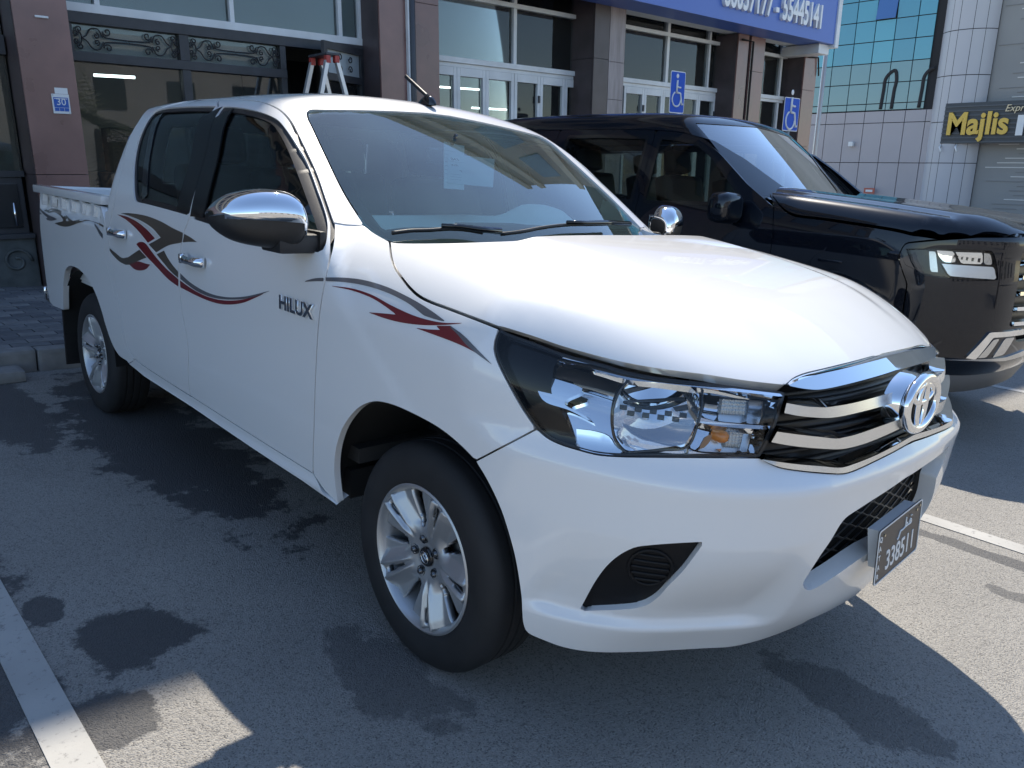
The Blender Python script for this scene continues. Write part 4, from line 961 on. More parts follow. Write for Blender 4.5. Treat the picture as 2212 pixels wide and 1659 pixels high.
# bed
film([sc_(px('BD', 135, 545, 190, 620, 260, 680, 300, 700)), sc_(px('BD', 345, 755, 270, 745, 200, 690, 150, 610))], greyf, f_bed, bedside)
film([sc_(px('BD', 235, 515, 290, 600, 360, 680, 470, 760, 660, 850)), sc_(px('BD', 660, 855, 560, 885, 470, 875, 425, 840)), sc_(px('BD', 425, 840, 460, 825, 400, 770, 310, 680, 260, 600))], greyf, f_bed, bedside)
film([sc_(px('BD', 385, 672, 480, 635, 620, 635, 760, 690, 850, 770, 950, 870, 990, 892)), sc_(px('BD', 990, 892, 1100, 865, 1220, 850, 1350, 860, 1480, 905, 1622, 985)), sc_(px('BD', 1622, 1025, 1500, 955, 1350, 895, 1220, 895, 1080, 940, 950, 990, 850, 1010, 730, 995, 605, 940)), sc_(px('BD', 605, 935, 700, 915, 780, 890, 760, 830, 680, 750, 590, 710, 480, 715))], brown, f_bed, bedside)
film([sc_(px('BD', 1440, 935, 1490, 1010, 1605, 1160)), sc_(px('BD', 1600, 1260, 1540, 1180, 1480, 1060))], greyf, f_bed, bedside)
# doors
film([sc_(px('DC', 785, 352, 860, 350, 1000, 372, 1130, 420, 1240, 480, 1328, 522)), px('DC', 1318, 604), sc_(px('DC', 1318, 606, 1200, 632, 1095, 692)), px('DC', 1030, 622), px('DC', 1135, 563), sc_(px('DC', 1135, 563, 1060, 480, 960, 415, 850, 370))], brown, None, door_r)
film([px('DC', 1340, 530), sc_(px('DC', 1340, 530, 1400, 565, 1450, 602)), sc_(px('DC', 1450, 602, 1390, 600, 1325, 604))], brown, None, door_f)
film([sc_(px('DC', 755, 362, 830, 378, 920, 420, 1010, 490, 1085, 570)), px('DC', 1022, 608), sc_(px('DC', 1022, 608, 970, 540, 900, 465, 830, 405))], redf, None, door_r)
film([sc_(px('DC', 790, 360, 860, 378, 960, 424, 1055, 490, 1128, 562)), px('DC', 1092, 572), sc_(px('DC', 1092, 572, 1020, 490, 925, 418, 840, 376))], whitef, None, door_r, off=.0006)
film([sc_(px('DC', 922, 620, 945, 603, 985, 604, 1010, 622)), sc_(px('DC', 1010, 622, 1090, 730, 1180, 830, 1288, 925)), sc_(px('DC', 1288, 990, 1200, 925, 1100, 820, 1000, 715, 922, 622))], redf, None, door_r)
film([sc_(px('DC', 1302, 935, 1400, 1005, 1500, 1060, 1600, 1095, 1700, 1110, 1800, 1108, 1900, 1090, 2030, 1050)), sc_(px('DC', 2030, 1052, 1950, 1090, 1850, 1130, 1750, 1145, 1650, 1140, 1550, 1112, 1450, 1070, 1380, 1035, 1305, 995))], redf, None, door_f)
film([px('DC', 1100, 708, 1162, 676), sc_(px('DC', 1162, 676, 1195, 740, 1240, 805, 1286, 860)), sc_(px('DC', 1286, 915, 1220, 855, 1160, 785, 1100, 710))], brown, None, door_r)
film([sc_(px('DC', 1304, 872, 1380, 945, 1480, 1010, 1580, 1055, 1700, 1080, 1800, 1082, 1900, 1070, 2085, 1025)), sc_(px('DC', 2085, 1027, 1950, 1078, 1850, 1098, 1750, 1103, 1650, 1097, 1550, 1075, 1450, 1030, 1370, 975, 1305, 922))], greyf, None, door_f)
film([px('DC', 690, 655), sc_(px('DC', 690, 655, 745, 700, 800, 740, 845, 735)), sc_(px('DC', 850, 735, 900, 700, 948, 668)), px('DC', 1010, 735), sc_(px('DC', 1010, 737, 940, 765, 880, 795, 830, 800)), sc_(px('DC', 830, 800, 780, 775, 730, 728, 690, 678))], brown, None, door_r)
film([sc_(px('DC', 860, 795, 940, 770, 960, 775)), sc_(px('DC', 960, 775, 1000, 788, 1042, 798)), sc_(px('DC', 1042, 798, 1010, 835, 960, 850, 910, 840, 862, 798))], redf, None, door_r)
# fender
film([sc_(px('E', 130, 145, 230, 146, 350, 158, 500, 200, 620, 255, 720, 310, 800, 362, 872, 416)), sc_(px('E', 860, 418, 800, 402, 740, 382)), sc_(px('E', 740, 382, 640, 305, 500, 235, 350, 190, 220, 172, 130, 168))], greyf, f_fend, fend, dom=T_pol)
film([px('E', 0, 172), sc_(px('E', 0, 166, 60, 150, 118, 146)), sc_(px('E', 115, 168, 60, 168, 0, 172))], greyf, f_cab2, door_f)
film([sc_(px('E', 165, 197, 300, 215, 420, 255, 540, 320, 700, 390, 850, 425, 978, 428)), sc_(px('E', 978, 431, 850, 441, 720, 440, 600, 425, 500, 400, 396, 363)), sc_(px('E', 396, 362, 480, 368, 565, 376)), sc_(px('E', 565, 374, 500, 325, 420, 275, 300, 228, 165, 199))], redf, f_fend, fend, dom=T_pol)
film([sc_(px('E', 905, 446, 980, 500, 1060, 580, 1165, 688)), sc_(px('E', 1165, 689, 1080, 625, 1000, 580, 920, 545, 800, 500, 690, 460)), sc_(px('E', 690, 459, 770, 468, 840, 471)), sc_(px('E', 840, 470, 815, 446))], redf, f_fend, fend, dom=T_pol)
film([sc_(px('E', 905, 446, 980, 500, 1060, 580, 1165, 688)), sc_(px('E', 1150, 678, 1060, 612, 1000, 560, 950, 500, 900, 452))], greyf, f_fend, fend, dom=T_pol, off=.0013)

# ---- roof aerial, wipers, washer jets
ab = hx(px('c2', 590, 650), f_cab)[0]
m = MB()
for s0, s1, w, h in ((0, 1, 1, 1),):
    xs = np.linspace(-.05, .07, 14); rows = []
    for x in xs:
        q = (x+.05)/.12; hh = .046*math.sin(math.pi*min(1, max(0.02, (1-q)**.7)))**.8*(1.1-.4*q)+.002; ww = .022*math.sqrt(max(.02, 1-((q-.45)/.56)**2))
        rows.append([(ab[0]+x, ab[1]+ww*math.cos(a), ab[2]-.004+hh*math.sin(a)) for a in np.linspace(0, math.pi, 12)])
    m.loft(rows)
an = m.build('antenna', blk_gloss, truck, smooth=True)
m = MB(); P0 = ab+[.010, 0, .034]; P1 = P0+np.array([-.155, -.0, .085]); ts = np.linspace(0, 1, 40)
m.tube([P0+(P1-P0)*t for t in ts], [.0078+.0018*(i % 2) for i in range(40)], 8); m.build('antenna_rod', blk, an, smooth=True)
def wiper(pts, blade):
    m = MB(); m.tube(pts, [.011, .010, .008, .007, .006][:len(pts)], 8); w = m.build('wiper', blk_gloss, truck, smooth=True)
    b = MB(); b.tube(blade, .007, 6); b.build('wiper_blade', blk, w, smooth=True)
def wsp(*p): return hx(smooth_curve(px('WS', *p), 5), f_cab)+np.array([.012, 0, .016])
wiper(hx(px('WS', 1180, 775, 1060, 765, 960, 750, 860, 745), f_cab)+[.02, 0, .028], wsp(600, 768, 700, 755, 800, 752, 900, 745, 1000, 750, 1090, 765))
wiper(hx(px('WS', 1880, 728, 1750, 722, 1640, 725, 1540, 722), f_cab)+[.02, 0, .028], wsp(1190, 772, 1300, 758, 1420, 735, 1550, 720, 1680, 717, 1770, 715))
# ---- cabin
dash = principled('dash_grey', (.74, .82, .76), rough=.75); seatm = principled('seat_cloth', (.035, .033, .032), rough=.9); 
m = MB(); ny = 40; yy = np.linspace(-.70, .70, ny); rows = []
hump = np.exp(-((yy-.36)/.17)**4)
for t in np.linspace(0, 1, 16):
    x = -.45-.28*yy**2-.42*t; z = 1.222+.055*t-.03*np.abs(yy)+hump*.075*np.exp(-((t-.72)/.26)**4); rows.append(np.stack([x, yy, z], -1))
rows.append(rows[-1]+[-.03, 0, -.05]); rows.append(rows[-1]+[.02, 0, -.35]); m.loft(rows); d_ = m.build('dashboard', dash, truck, smooth=True)
m = MB(); m.box(-.70, -.60, -.20, .10, 1.249, 1.256); m.build('dash_vent', principled('vent_dark', (.03, .03, .03), rough=.8), d_)
for sy in (-1, 1):
    for x0, nm in ((-1.35, 'front_seat'), (-2.20, 'rear_seat')):
        yc = sy*.36
        m = MB(); m.bbox(x0-.10, x0+.42, yc-.25, yc+.25, .72, .88, .06); s_ = m.build(nm, seatm, truck, smooth=True)
        m = MB(); m.bbox(-.07, .07, -.24, .24, 0, .58, .06); R = Matrix.Translation((x0-.06, yc, .85)) @ Matrix.Rotation(math.radians(-16), 4, 'Y'); m.V = [tuple(R @ Vector(v)) for v in m.V]; m.build('seat_back', seatm, s_, smooth=True)
        m = MB(); m.bbox(-.05, .05, -.13, .13, .60, .78, .05); m.V = [tuple(R @ Vector(v)) for v in m.V]; m.build('headrest', seatm, s_, smooth=True)
sw = MB(); t = np.linspace(0, 2*np.pi, 36, endpoint=False); R = Matrix.Translation((-.98, .37, 1.08)) @ Matrix.Rotation(math.radians(-28), 4, 'Y')
sw.tube([tuple(R @ Vector((0, .185*math.cos(a), .185*math.sin(a)))) for a in t], .014, 8, closed=True)
for a in (.2, 2.94, 4.71): sw.tube([tuple(R @ Vector((0, 0, 0))), tuple(R @ Vector((0, .18*math.cos(a), .18*math.sin(a))))], .02, 6)
sw.build('steering_wheel', blk, truck, smooth=True)
m = MB(); m.box(-2.55, -.40, -.80, .80, .50, .55); m.box(-2.3, -1.35, -.5, .5, 1.655, 1.66); m.build('cabin_trim', seatm, truck)
for sy in (-1, 1):
    m = MB(); m.box(-2.45, -.5, min(sy*.80, sy*.79), max(sy*.80, sy*.79), .5, 1.16); m.build('door_card', seatm, truck)
m = MB(); rm_ = hx(px('WS', 1000, 265), f_cab)[0]+np.array([-.09, 0, -.05]); m.bbox(rm_[0]-.012, rm_[0]+.012, rm_[1]-.11, rm_[1]+.11, rm_[2]-.03, rm_[2]+.035, .012); m.tube([(rm_[0], rm_[1], rm_[2]+.03), (rm_[0]+.04, rm_[1], rm_[2]+.09)], .008, 6); m.build('interior_mirror', blk_gloss, truck, smooth=True)
# ---- papers behind the windscreen
pap = principled('paper_blue_white', (.86, .95, .95), rough=.7); translucent(pap, .6); ink = principled('paper_ink', (.10, .13, .16), rough=.8)
def sheet(name, pts, off, label, cat, lines=(), tilt=0.):
    X = hx(px('WS', *pts), (lambda P: f_cab(P)+off)); m = MB(); c = X.mean(0); n = np.cross(X[1]-X[0], X[3]-X[0]); n /= np.linalg.norm(n)
    if n[0] < 0: n = -n
    m.prism(X, .0012, -n); o = m.build(name, pap, None, label=label, cat=cat); o.matrix_world = MG.copy()
    ex = X[1]-X[0]; ey = X[0]-X[3]; exn_ = ex/np.linalg.norm(ex); eyn_ = ey/np.linalg.norm(ey); W = np.linalg.norm(ex); H = np.linalg.norm(ey)
    for tx, u, v, sz in lines:
        text_mesh('print', tx, sz, ink, o, frame_matrix((X[3]+ex*u+ey*v+n*.0012).tolist(), exn_.tolist(), eyn_.tolist()), 0, align='LEFT')
    m = MB()
    for k in range(9):
        v = .12+.085*k
        if any(abs(v-l[2]) < .07 for l in lines): continue
        a = X[3]+ey*v+ex*.05+n*.0011; L = W*(.25+.6*random.random()); m.add([a, a+exn_*L, a+exn_*L+eyn_*.0022, a+eyn_*.0022], [(0, 1, 2, 3)])
    m.build('print', principled('paper_faint', (.45, .55, .58), rough=.8), o)
    return o
sheet('paper_sheet', (915, 308, 1170, 340, 1160, 492, 915, 470), .030, 'pale printed form taped behind the windshield of the white pickup', 'paper', (('843', .06, .80, .026), ('JAME', .06, .60, .016), ('TRAILER 140', .24, .40, .024)))
sheet('paper_tag', (893, 245, 1005, 268, 1003, 506, 893, 498), .034, 'narrow pale hanging tag behind the printed form in the white pickup', 'tag')

# ================================================================== BLACK OFF-ROADER IN THE NEXT BAY
SY = 3.74
paint_b = principled('black_paint', (.004, .006, .011), rough=.3, coat=1., coat_rough=.01, spec=.08)
glass_suv = glass('suv_glass', (.50, .56, .50), 1.5, boost=.9)
glass_sws = glass('suv_windscreen', (.45, .52, .52), 1.52, dust_haze=.035, dust_haze_col=(.55, .62, .66), boost=3.2)  # bluish diffuse film paints in part of the bright sky reflection
suv = thing('black_suv', 'large black off-road SUV with chrome bumper trim parked right of the white pickup', 'SUV', MG.copy())
SW_ = spline([-4.8, -4.4, -3.4, -2, -1, -.6, -.3, -.1, .1, .3], [.86, .955, .985, .99, .99, .987, .982, .965, .915, .80])
SS_ = spline([.2, .35, .5, .8, 1.05, 1.2, 1.32, 1.42, 1.6, 1.88, 2.0], [-.06, -.035, -.012, 0, -.002, -.012, -.032, -.058, -.105, -.19, -.235])
SZ = spline([-1.6, -1.2, -.8, -.3, .05, .2, .30, .37, .42], [1.49, 1.478, 1.453, 1.414, 1.380, 1.362, 1.340, 1.285, 1.17])
SXC = spline([.3, .42, .5, .6, .75, .9, 1.05, 1.18, 1.28, 1.4], [.08, .25, .33, .37, .39, .39, .385, .375, .365, .22])
SSW = spline([0, .3, .45, .55, .65, .78, .88, .95, 1.02], [0, .015, .040, .065, .105, .20, .32, .46, .68])
def f_suv(P):
    x, y, z = P[..., 0], P[..., 1]-SY, P[..., 2]; Y = np.sqrt(y*y+1e-6)
    a = Y-SW_(x)-SS_(z)
    ridge = .030*np.exp(-((Y-.62-.03*x)/.17)**2)-.012*np.exp(-((Y-.80)/.05)**2)
    b = z-SZ(x)-ridge+.012+.05*np.clip(Y-.72, 0, 1)**2*8
    c = (x-SXC(z)+SSW(Y))*.9
    arch = .02*np.exp(-((np.hypot(x+.57, z-.40)-.50)/.05)**2)
    return smax(smax(a-arch, b, .08), c, .05)
SXW = spline([1.2, 1.42, 1.6, 1.75, 1.9, 2.05], [-.90, -1.165, -1.385, -1.57, -1.76, -1.95])
SZR = spline([-4.7, -4.3, -3.6, -2.8, -2.2, -1.8, -1.5, -1.2], [1.93, 1.985, 2.025, 2.035, 2.025, 1.995, 1.95, 1.87])
def f_scab(P):
    x, y, z = P[..., 0], P[..., 1]-SY, P[..., 2]; Y = np.sqrt(y*y+1e-6)
    a = Y-SW_(np.minimum(x, -1.))-SS_(z)
    b = z-SZR(x)+.03*(Y/.7)**2
    c = (x-SXW(z)+.20*Y**2)*.6
    return smax(smax(smax(a, b, .11), c, .05), -4.62-x, .1)
S_side = Side(-1, SY); S_top = Top(.7); S_cyl = Cyl(-.4, 1.1, SY); S_az = Azim((-2.4, SY, 1.30), 1.3)
CROPS.update({'Y': (1900, 420, 1500/2212), 'V': (3300, 700, 728/1510)})
def shx(P, f=f_suv): X, ok = hitpx(f, P, 1.5, 12); return X[ok]
def suv_mirror(o, name=None, parent=None):
    me = o.data; V = np.empty(len(me.vertices)*3); me.vertices.foreach_get('co', V); V = V.reshape(-1, 3); V[:, 1] = 2*SY-V[:, 1]
    F = [tuple(reversed(p.vertices[:])) for p in me.polygons]; N = NORM.get(o.name, {}).get('vn')
    if N is not None: N = N*[1, -1, 1]
    return mesh_obj(name or o.name.split('.')[0], V, F, list(me.materials), parent or suv, normals=N, smooth=True)
# bonnet and upper wing, as one skin down to the shut line, then the wing and door below
sh = shx(smooth_curve(px('Y', 1672, 508, 1700, 545, 1745, 600, 1800, 632, 1960, 655, 2212, 690)))
sh2 = shx(smooth_curve(px('V', 0, 362, 250, 400, 480, 440, 600, 470)))
hood_edge = np.vstack([sh[sh[:, 0] < sh2[0, 0]-.02], sh2])
hood_edge = np.array([[x, SY-1*abs(y-SY), z] for x, y, z in hood_edge])
fr = np.array([[-.01, SY-.915, 0], [.12, SY-.83, 0], [.262, SY-.64, 0], [.330, SY-.4, 0], [.358, SY, 0]])
rear = np.array([[-1.075, SY, 0], [-1.13, SY-.4, 0], [-1.20, SY-.66, 0]])
path = np.vstack([rear, hood_edge, fr])[:, :2]; B_ = path[::-1].copy(); B_[:, 1] = 2*SY-B_[:, 1]
suv_hood = panel('hood', f_suv, S_top, [np.vstack([path, B_[1:-1]])], paint_b, suv, res=.04, gap=.003, flange=.03)
# flank: wing + doors + rear quarter with shut lines
def wh(cx, r, a0, a1, n=24): return np.array([[cx+r*math.cos(a), .40+r*math.sin(a)] for a in np.linspace(a0, a1, n)])
he = hood_edge[:, [0, 2]]
class XP2(XPol):
    def ray(s, U):
        a = U[:, 1]/s.R; return np.stack([U[:, 0], np.full(len(U), s.y0), np.full(len(U), s.zc)], -1), np.stack([0*a, -np.sin(a), np.cos(a)], -1)
S_pol = XP2(.75, .95, SY)
def lift(xz, f=f_suv):
    o, d = S_side.ray(np.asarray(xz, float)); X, ok = trace(f, np.stack([o[:, 0], np.full(len(o), SY-1.6), o[:, 2]], -1), -d, 0, 1.55, 200, inward=True); return X[ok]
wing3 = np.vstack([lift(resample(np.array([[-1.02, .50], [-1.02, 1.18], [-1.06, 1.36]]), .04)), [[-1.14, SY-.86, 1.425]], hood_edge, lift(resample(np.array([[-.02, 1.241], [-.185, 1.206], [-.205, 1.12], [-.16, 1.03], [-.13, .97], [-.118, .55]]), .03)), lift(wh(-.57, .47, math.radians(15), math.radians(165)))])
suv_wing = panel('front_fender', f_suv, S_pol, [S_pol.uv(wing3)], paint_b, suv, res=.035, gap=.0025, flange=.03); suv_mirror(suv_wing)
def f_sflank(P):
    x, y, z = P[..., 0], P[..., 1]-SY, P[..., 2]; Y = np.abs(y); return Y-SW_(x)-SS_(z)
# belt and glass outline of the doors from the photograph, continued rearwards out of sight
door1 = np.array([[-1.02, .50], [-1.02, 1.18], [-1.06, 1.36], [-1.30, 1.50], [-1.55, 1.68], [-1.74, 1.80], [-1.95, 1.845], [-2.20, 1.865], [-2.20, .50]])
win1 = np.array([[-1.28, 1.36], [-1.42, 1.50], [-1.62, 1.67], [-1.78, 1.765], [-1.98, 1.80], [-2.14, 1.81], [-2.14, 1.33]])
door2 = np.array([[-2.20, .50], [-2.20, 1.865], [-2.7, 1.875], [-3.22, 1.87], [-3.30, 1.3], [-3.18, .95], [-2.95, .62], [-2.9, .50]])
win2 = np.array([[-2.26, 1.33], [-2.26, 1.81], [-2.7, 1.82], [-3.10, 1.815], [-3.18, 1.32]])
rq = np.vstack([[[-3.22, 1.87], [-3.30, 1.3], [-3.20, .98]], wh(-3.42, .47, math.radians(70), math.radians(180), 16)[::1], [[-4.55, .50], [-4.6, 1.0], [-4.55, 1.4], [-4.4, 1.84]]])
win3 = np.array([[-3.36, 1.34], [-3.30, 1.80], [-4.2, 1.78], [-4.32, 1.36]])
for nm, dr, wn in (('front_door', door1, win1), ('rear_door', door2, win2), ('rear_quarter', rq, win3)):
    def rnd(P, r=.05):
        return resample(np.vstack([P, P[:1]]), .03, False)[:-1]
    p = panel(nm, f_sflank, S_side, [rnd(dr), rnd(wn)], paint_b, suv, res=.06, gap=.0025, flange=.025)
    g = panel('window_glass', f_sflank, S_side, [inset(rnd(wn), -.01)], glass_suv, p, res=.1, flange=0, off=-.012)
    t = panel('window_trim', f_sflank, S_side, [inset(rnd(wn), -.012), inset(rnd(wn), .014)], blk_gloss, p, res=.03, flange=.01, off=.002)
    q = suv_mirror(p)
    for ch in (g, t): suv_mirror(ch, parent=q)
    if nm != 'rear_quarter':
        x0 = -2.02 if nm == 'front_door' else -3.05; yb = SY-float(SW_(x0))
        m = MB(); xs = np.linspace(-.11, .11, 10); m.tube([(x0+x, yb-.035*(1-(x/.11)**4)-.002, 1.08) for x in xs], .015, 8); m.build('door_handle', paint_b, p, smooth=True)
sillp = np.array([[-2.95, .50], [-1.04, .50], [-1.03, .40], [-2.9, .40]])
panel('rocker_panel', f_sflank, S_side, [resample(sillp, .04, True)], blk, suv, res=.05, gap=.002, flange=.1)
# roof, pillars and glass
g1 = np.array([[-1.06, 1.36], [-1.30, 1.50], [-1.55, 1.68], [-1.74, 1.80], [-1.95, 1.845], [-2.2, 1.865], [-2.7, 1.875], [-3.22, 1.87], [-4.35, 1.84]])
edge3 = lift(resample(g1, .04), lambda P: f_scab(P))
WSs = shx(smooth_curve(px('Y', 1232, 95, 1290, 160, 1400, 300, 1480, 400, 1545, 488)), f_scab); WSt = shx(smooth_curve(px('Y', 1590, 118, 1400, 105, 1232, 95)), f_scab)
WSt = WSt[WSt[:, 1] < SY-.02]
low = np.array([[-1.20, SY-.80, 1.44], [-1.10, SY-.86, 1.42]])
rearp = [[-4.55, SY-.78, 1.5], [-4.6, SY-.4, 1.45], [-4.61, SY, 1.45]]
pt = np.vstack([[[WSt[0, 0], SY-1e-4, WSt[0, 2]+.004]], WSt, WSs, low, edge3, rearp])
def shalf(X):
    U = S_az.uv(X); Bq = X[::-1].copy(); Bq[:, 1] = 2*SY-Bq[:, 1]; return np.vstack([U, S_az.uv(Bq)[1:-1]])
panel('cab_shell', f_scab, S_az, [shalf(pt)], paint_b, suv, res=.05, gap=.002, flange=.02)
wsb = np.array([[-1.165, SY-.7, 1.40], [-1.10, SY-.4, 1.40], [-1.075, SY-1e-4, 1.40]])
wl = shalf(np.vstack([[[WSt[0, 0], SY-1e-4, WSt[0, 2]+.004]], WSt, WSs, wsb]))
panel('windshield', f_scab, S_az, [inset(resample(wl, .03, True), .002)], glass_sws, suv, res=.06, flange=0, off=-.004)
panel('windshield_frit', f_scab, S_az, [inset(resample(wl, .03, True), .003), inset(resample(wl, .03, True), .05)], blk_gloss, suv, res=.04, flange=0, off=-.01)
m = MB(); yy = np.linspace(-.78, .78, 24)
m.loft([[(-1.19-.12*y*y, SY+y, 1.435-.02*y*y) for y in yy], [(-1.10-.12*y*y, SY+y, 1.43-.02*y*y) for y in yy], [(-1.05-.12*y*y, SY+y, 1.36) for y in yy]]); m.build('cowl', blk, suv, smooth=True)
for a, b in (((-1.06, -.30), (-1.34, -.62)), ((-1.06, .42), (-1.30, -.10))):
    m = MB(); m.tube([(a[0], SY+a[1], 1.445), ((a[0]+b[0])/2+.03, SY+(a[1]+b[1])/2, 1.475), (-1.14, SY+b[1], 1.455)], .010, 6); m.build('wiper', blk_gloss, suv, smooth=True)
# roof rails
for sy in (-1, 1):
    m = MB(); m.tube([(-1.95, SY+sy*.70, 1.90), (-2.1, SY+sy*.70, 1.955), (-3.0, SY+sy*.70, 1.985), (-4.1, SY+sy*.69, 1.95), (-4.25, SY+sy*.69, 1.89)], .016, 8); m.build('roof_rail', blk_gloss, suv, smooth=True)
# nose below the bonnet
nose = []
for u in np.linspace(0, .83, 16): nose.append(u)
def nosept(Y, z):
    o = np.array([[1.6, SY-Y, z]]); X, ok = trace(f_suv, o, np.array([[-1., 0, 0]]), 0, 2.2, 260); return X[0]
top_l = [nosept(Y, 1.296-.045*Y**2) for Y in np.linspace(0, .80, 14)]
sd = lift(resample(np.array([[-.02, 1.235], [-.185, 1.202], [-.203, 1.12], [-.158, 1.03], [-.127, .97], [-.115, .55], [-.10, .44]]), .03))
bot_l = [nosept(Y, .44) for Y in np.linspace(.80, 0, 14)]
pt = np.vstack([top_l, sd, bot_l]); U = S_cyl.uv(pt); Bq = U[::-1].copy(); Bq[:, 0] *= -1
GRc = [( -.50, 1.17), (-.46, .70), (.46, .70), (.50, 1.17)]
def nose_uv(Y, z): return S_cyl.uv(nosept(abs(Y), z)[None])[0]*np.array([1 if Y >= 0 else -1, 1])
gr_uv = resample(np.array([nose_uv(Y, z) for Y, z in [(.53, 1.19), (.53, .80), (.40, .66), (-.40, .66), (-.53, .80), (-.53, 1.19)]]), .04, True)
HLS = px('V', 550, 580, 800, 578, 1100, 588, 1262, 600, 1290, 720, 1300, 830, 1150, 838, 900, 822, 700, 790, 640, 770, 590, 690)
hlu = resample(S_cyl.uv(shx(HLS)), .03, True)
suv_b = panel('front_bumper', f_suv, S_cyl, [np.vstack([U, Bq[1:-1]]), gr_uv, hlu, hlu*[-1, 1]], paint_b, suv, res=.035, gap=.002, flange=.03)
gb = panel('grille', f_suv, S_cyl, [inset(gr_uv, -.01)], MATS['grille_black'], suv, res=.08, flange=0, off=-.06)
for z in (1.13, 1.045, .95, .86, .77):
    for sg in (-1, 1):
        Ys = np.linspace(.515, 0.10, 14); m = MB(); R = np.array([nosept(Y, z) for Y in Ys]); R[:, 1] = SY-sg*(SY-R[:, 1]) if sg > 0 else SY+(SY-R[:, 1])
        m.loft([R+[-.03, 0, .024], R+[.012, 0, .018], R+[.014, 0, -.004], R+[-.02, 0, -.02]], closed=True); m.build('grille_bar', chrome, gb, smooth=False)
m = MB(); tt = np.linspace(0, 2*np.pi, 40, endpoint=False)
for a, b, dz in ((.11, .078, 0), (.068, .027, .028), (.027, .066, 0)): m.tube([(.385, SY+a*math.cos(q), .98+b*math.sin(q)+dz) for q in tt], .010, 8, closed=True)
m.build('emblem', chrome, gb, smooth=True)
def suv_lamp():
    hb = panel('headlight', f_suv, S_cyl, [inset(hlu, -.004)], MATS['lamp_housing'], suv, res=.06, flange=0, off=-.045); ps = []
    def reg(nm, pts, off, mat, fl=.03):
        ps.append(panel(nm, f_suv, S_cyl, [resample(S_cyl.uv(shx(px('V', *pts))), .02, True)], mat, hb, res=.03, flange=fl, off=off))
    reg('lamp_reflector', (800, 592, 940, 600, 960, 690, 860, 690, 815, 640), -.014, chrome); reg('lamp_reflector', (955, 605, 1180, 612, 1180, 705, 1000, 700), -.014, chrome)
    reg('lamp_reflector', (1190, 615, 1245, 620, 1262, 712, 1190, 708), -.012, satin)
    reg('running_light', (840, 700, 1270, 728, 1290, 830, 900, 800), -.006, MATS['prism_silver']); reg('side_marker', (735, 600, 790, 600, 810, 770, 745, 765), -.012, satin)
    ps.append(panel('lamp_lens', f_suv, S_cyl, [inset(hlu, .004)], lens_g, hb, res=.05, flange=0, off=-.002))
    h2 = suv_mirror(hb)
    for p in ps: suv_mirror(p, parent=h2)
suv_lamp()
trim = S_cyl.uv(shx(px('V', 1030, 1468, 1225, 1258, 1510, 1228, 1510, 1270, 1250, 1300, 1110, 1480)))
tb = panel('bumper_trim', f_suv, S_cyl, [resample(trim, .02, True)], chrome, suv, res=.03, flange=.03, off=.012); suv_mirror(tb)
for pts in ((1130, 1470, 1260, 1320, 1310, 1310, 1200, 1465), (1250, 1465, 1350, 1310, 1430, 1300, 1340, 1440)):
    tb = panel('bumper_vane', f_suv, S_cyl, [resample(S_cyl.uv(shx(px('V', *pts))), .02, True)], satin, suv, res=.03, flange=.02, off=.004); suv_mirror(tb)
tb = panel('skid_strip', f_suv, S_cyl, [resample(S_cyl.uv(shx(px('V', 850, 1482, 1100, 1492, 1350, 1490, 1510, 1440, 1510, 1400, 1350, 1462, 1100, 1478))), .02, True)], satin, suv, res=.03, flange=.02, off=.008); suv_mirror(tb)
m = MB()
for Y in (0,):
    rows = [[tuple(nosept(abs(y), .44)*[1, 0, 1]+[0, SY+y, 0]) for y in np.linspace(-.80, .80, 24)], [tuple(nosept(abs(y), .44)*[1, 0, 1]+[-.06, SY+y, -.12]) for y in np.linspace(-.80, .80, 24)], [tuple(nosept(abs(y), .44)*[1, 0, 1]+[-.4, SY+y, -.14]) for y in np.linspace(-.80, .80, 24)]]
    m.loft(rows)
m.build('under_valance', principled('valance_grey', (.16, .16, .16), rough=.5), suv, smooth=True)
# door mirror, wheels, underbody, cabin
for sy in (-1, 1):
    m = MB(); c = Vector((-1.33, SY+sy*1.10, 1.335)); bm = bmesh.new(); bmesh.ops.create_uvsphere(bm, u_segments=24, v_segments=16, radius=1)
    for v in bm.verts:
        x, y, z = v.co; v.co = (c.x+.085*math.copysign(abs(x)**.6, x), c.y+.135*math.copysign(abs(y)**.6, y), c.z+.105*math.copysign(abs(z)**.6, z))
    m.addbm(bm); mm = m.build('door_mirror', paint_b, suv, smooth=True)
    m = MB(); m.tube([(-1.36, SY+sy*.93, 1.27), (-1.34, SY+sy*1.0, 1.255), (-1.33, SY+sy*1.06, 1.26)], [.04, .03, .035], 10); m.build('mirror_foot', blk, mm, smooth=True)
w = make_wheel(suv, (-.57, SY-.93, .40), -1, 0, .3, R=.40, rim=.255, w=.26, nsp=6)
for cx, sy, sp in ((-3.42, -1, .8), (-.57, 1, .2), (-3.42, 1, 1.1)):
    clone_wheel(w, suv, (cx, SY+sy*.93, .40), sy, sp)
m = MB(); m.bbox(-4.3, .0, SY-.72, SY+.72, .30, .50, .03); m.box(-4.4, -.95, SY-.88, SY+.88, .44, .55); m.build('underbody', dark, suv)
for sy in (-1, 1):
    for cx in (-.57, -3.42):
        a = np.linspace(.02, math.pi-.02, 20); m = MB(); m.loft([[(cx+.50*math.cos(t), SY+sy*.95, .40+.50*math.sin(t)) for t in a], [(cx+.52*math.cos(t), SY+sy*.55, .40+.52*math.sin(t)) for t in a]]); m.add([(cx+.6, SY+sy*.55, .3), (cx-.6, SY+sy*.55, .3), (cx-.6, SY+sy*.55, .95), (cx+.6, SY+sy*.55, .95)], [(0, 1, 2, 3)]); m.build('wheel_well', dark, suv, smooth=True)
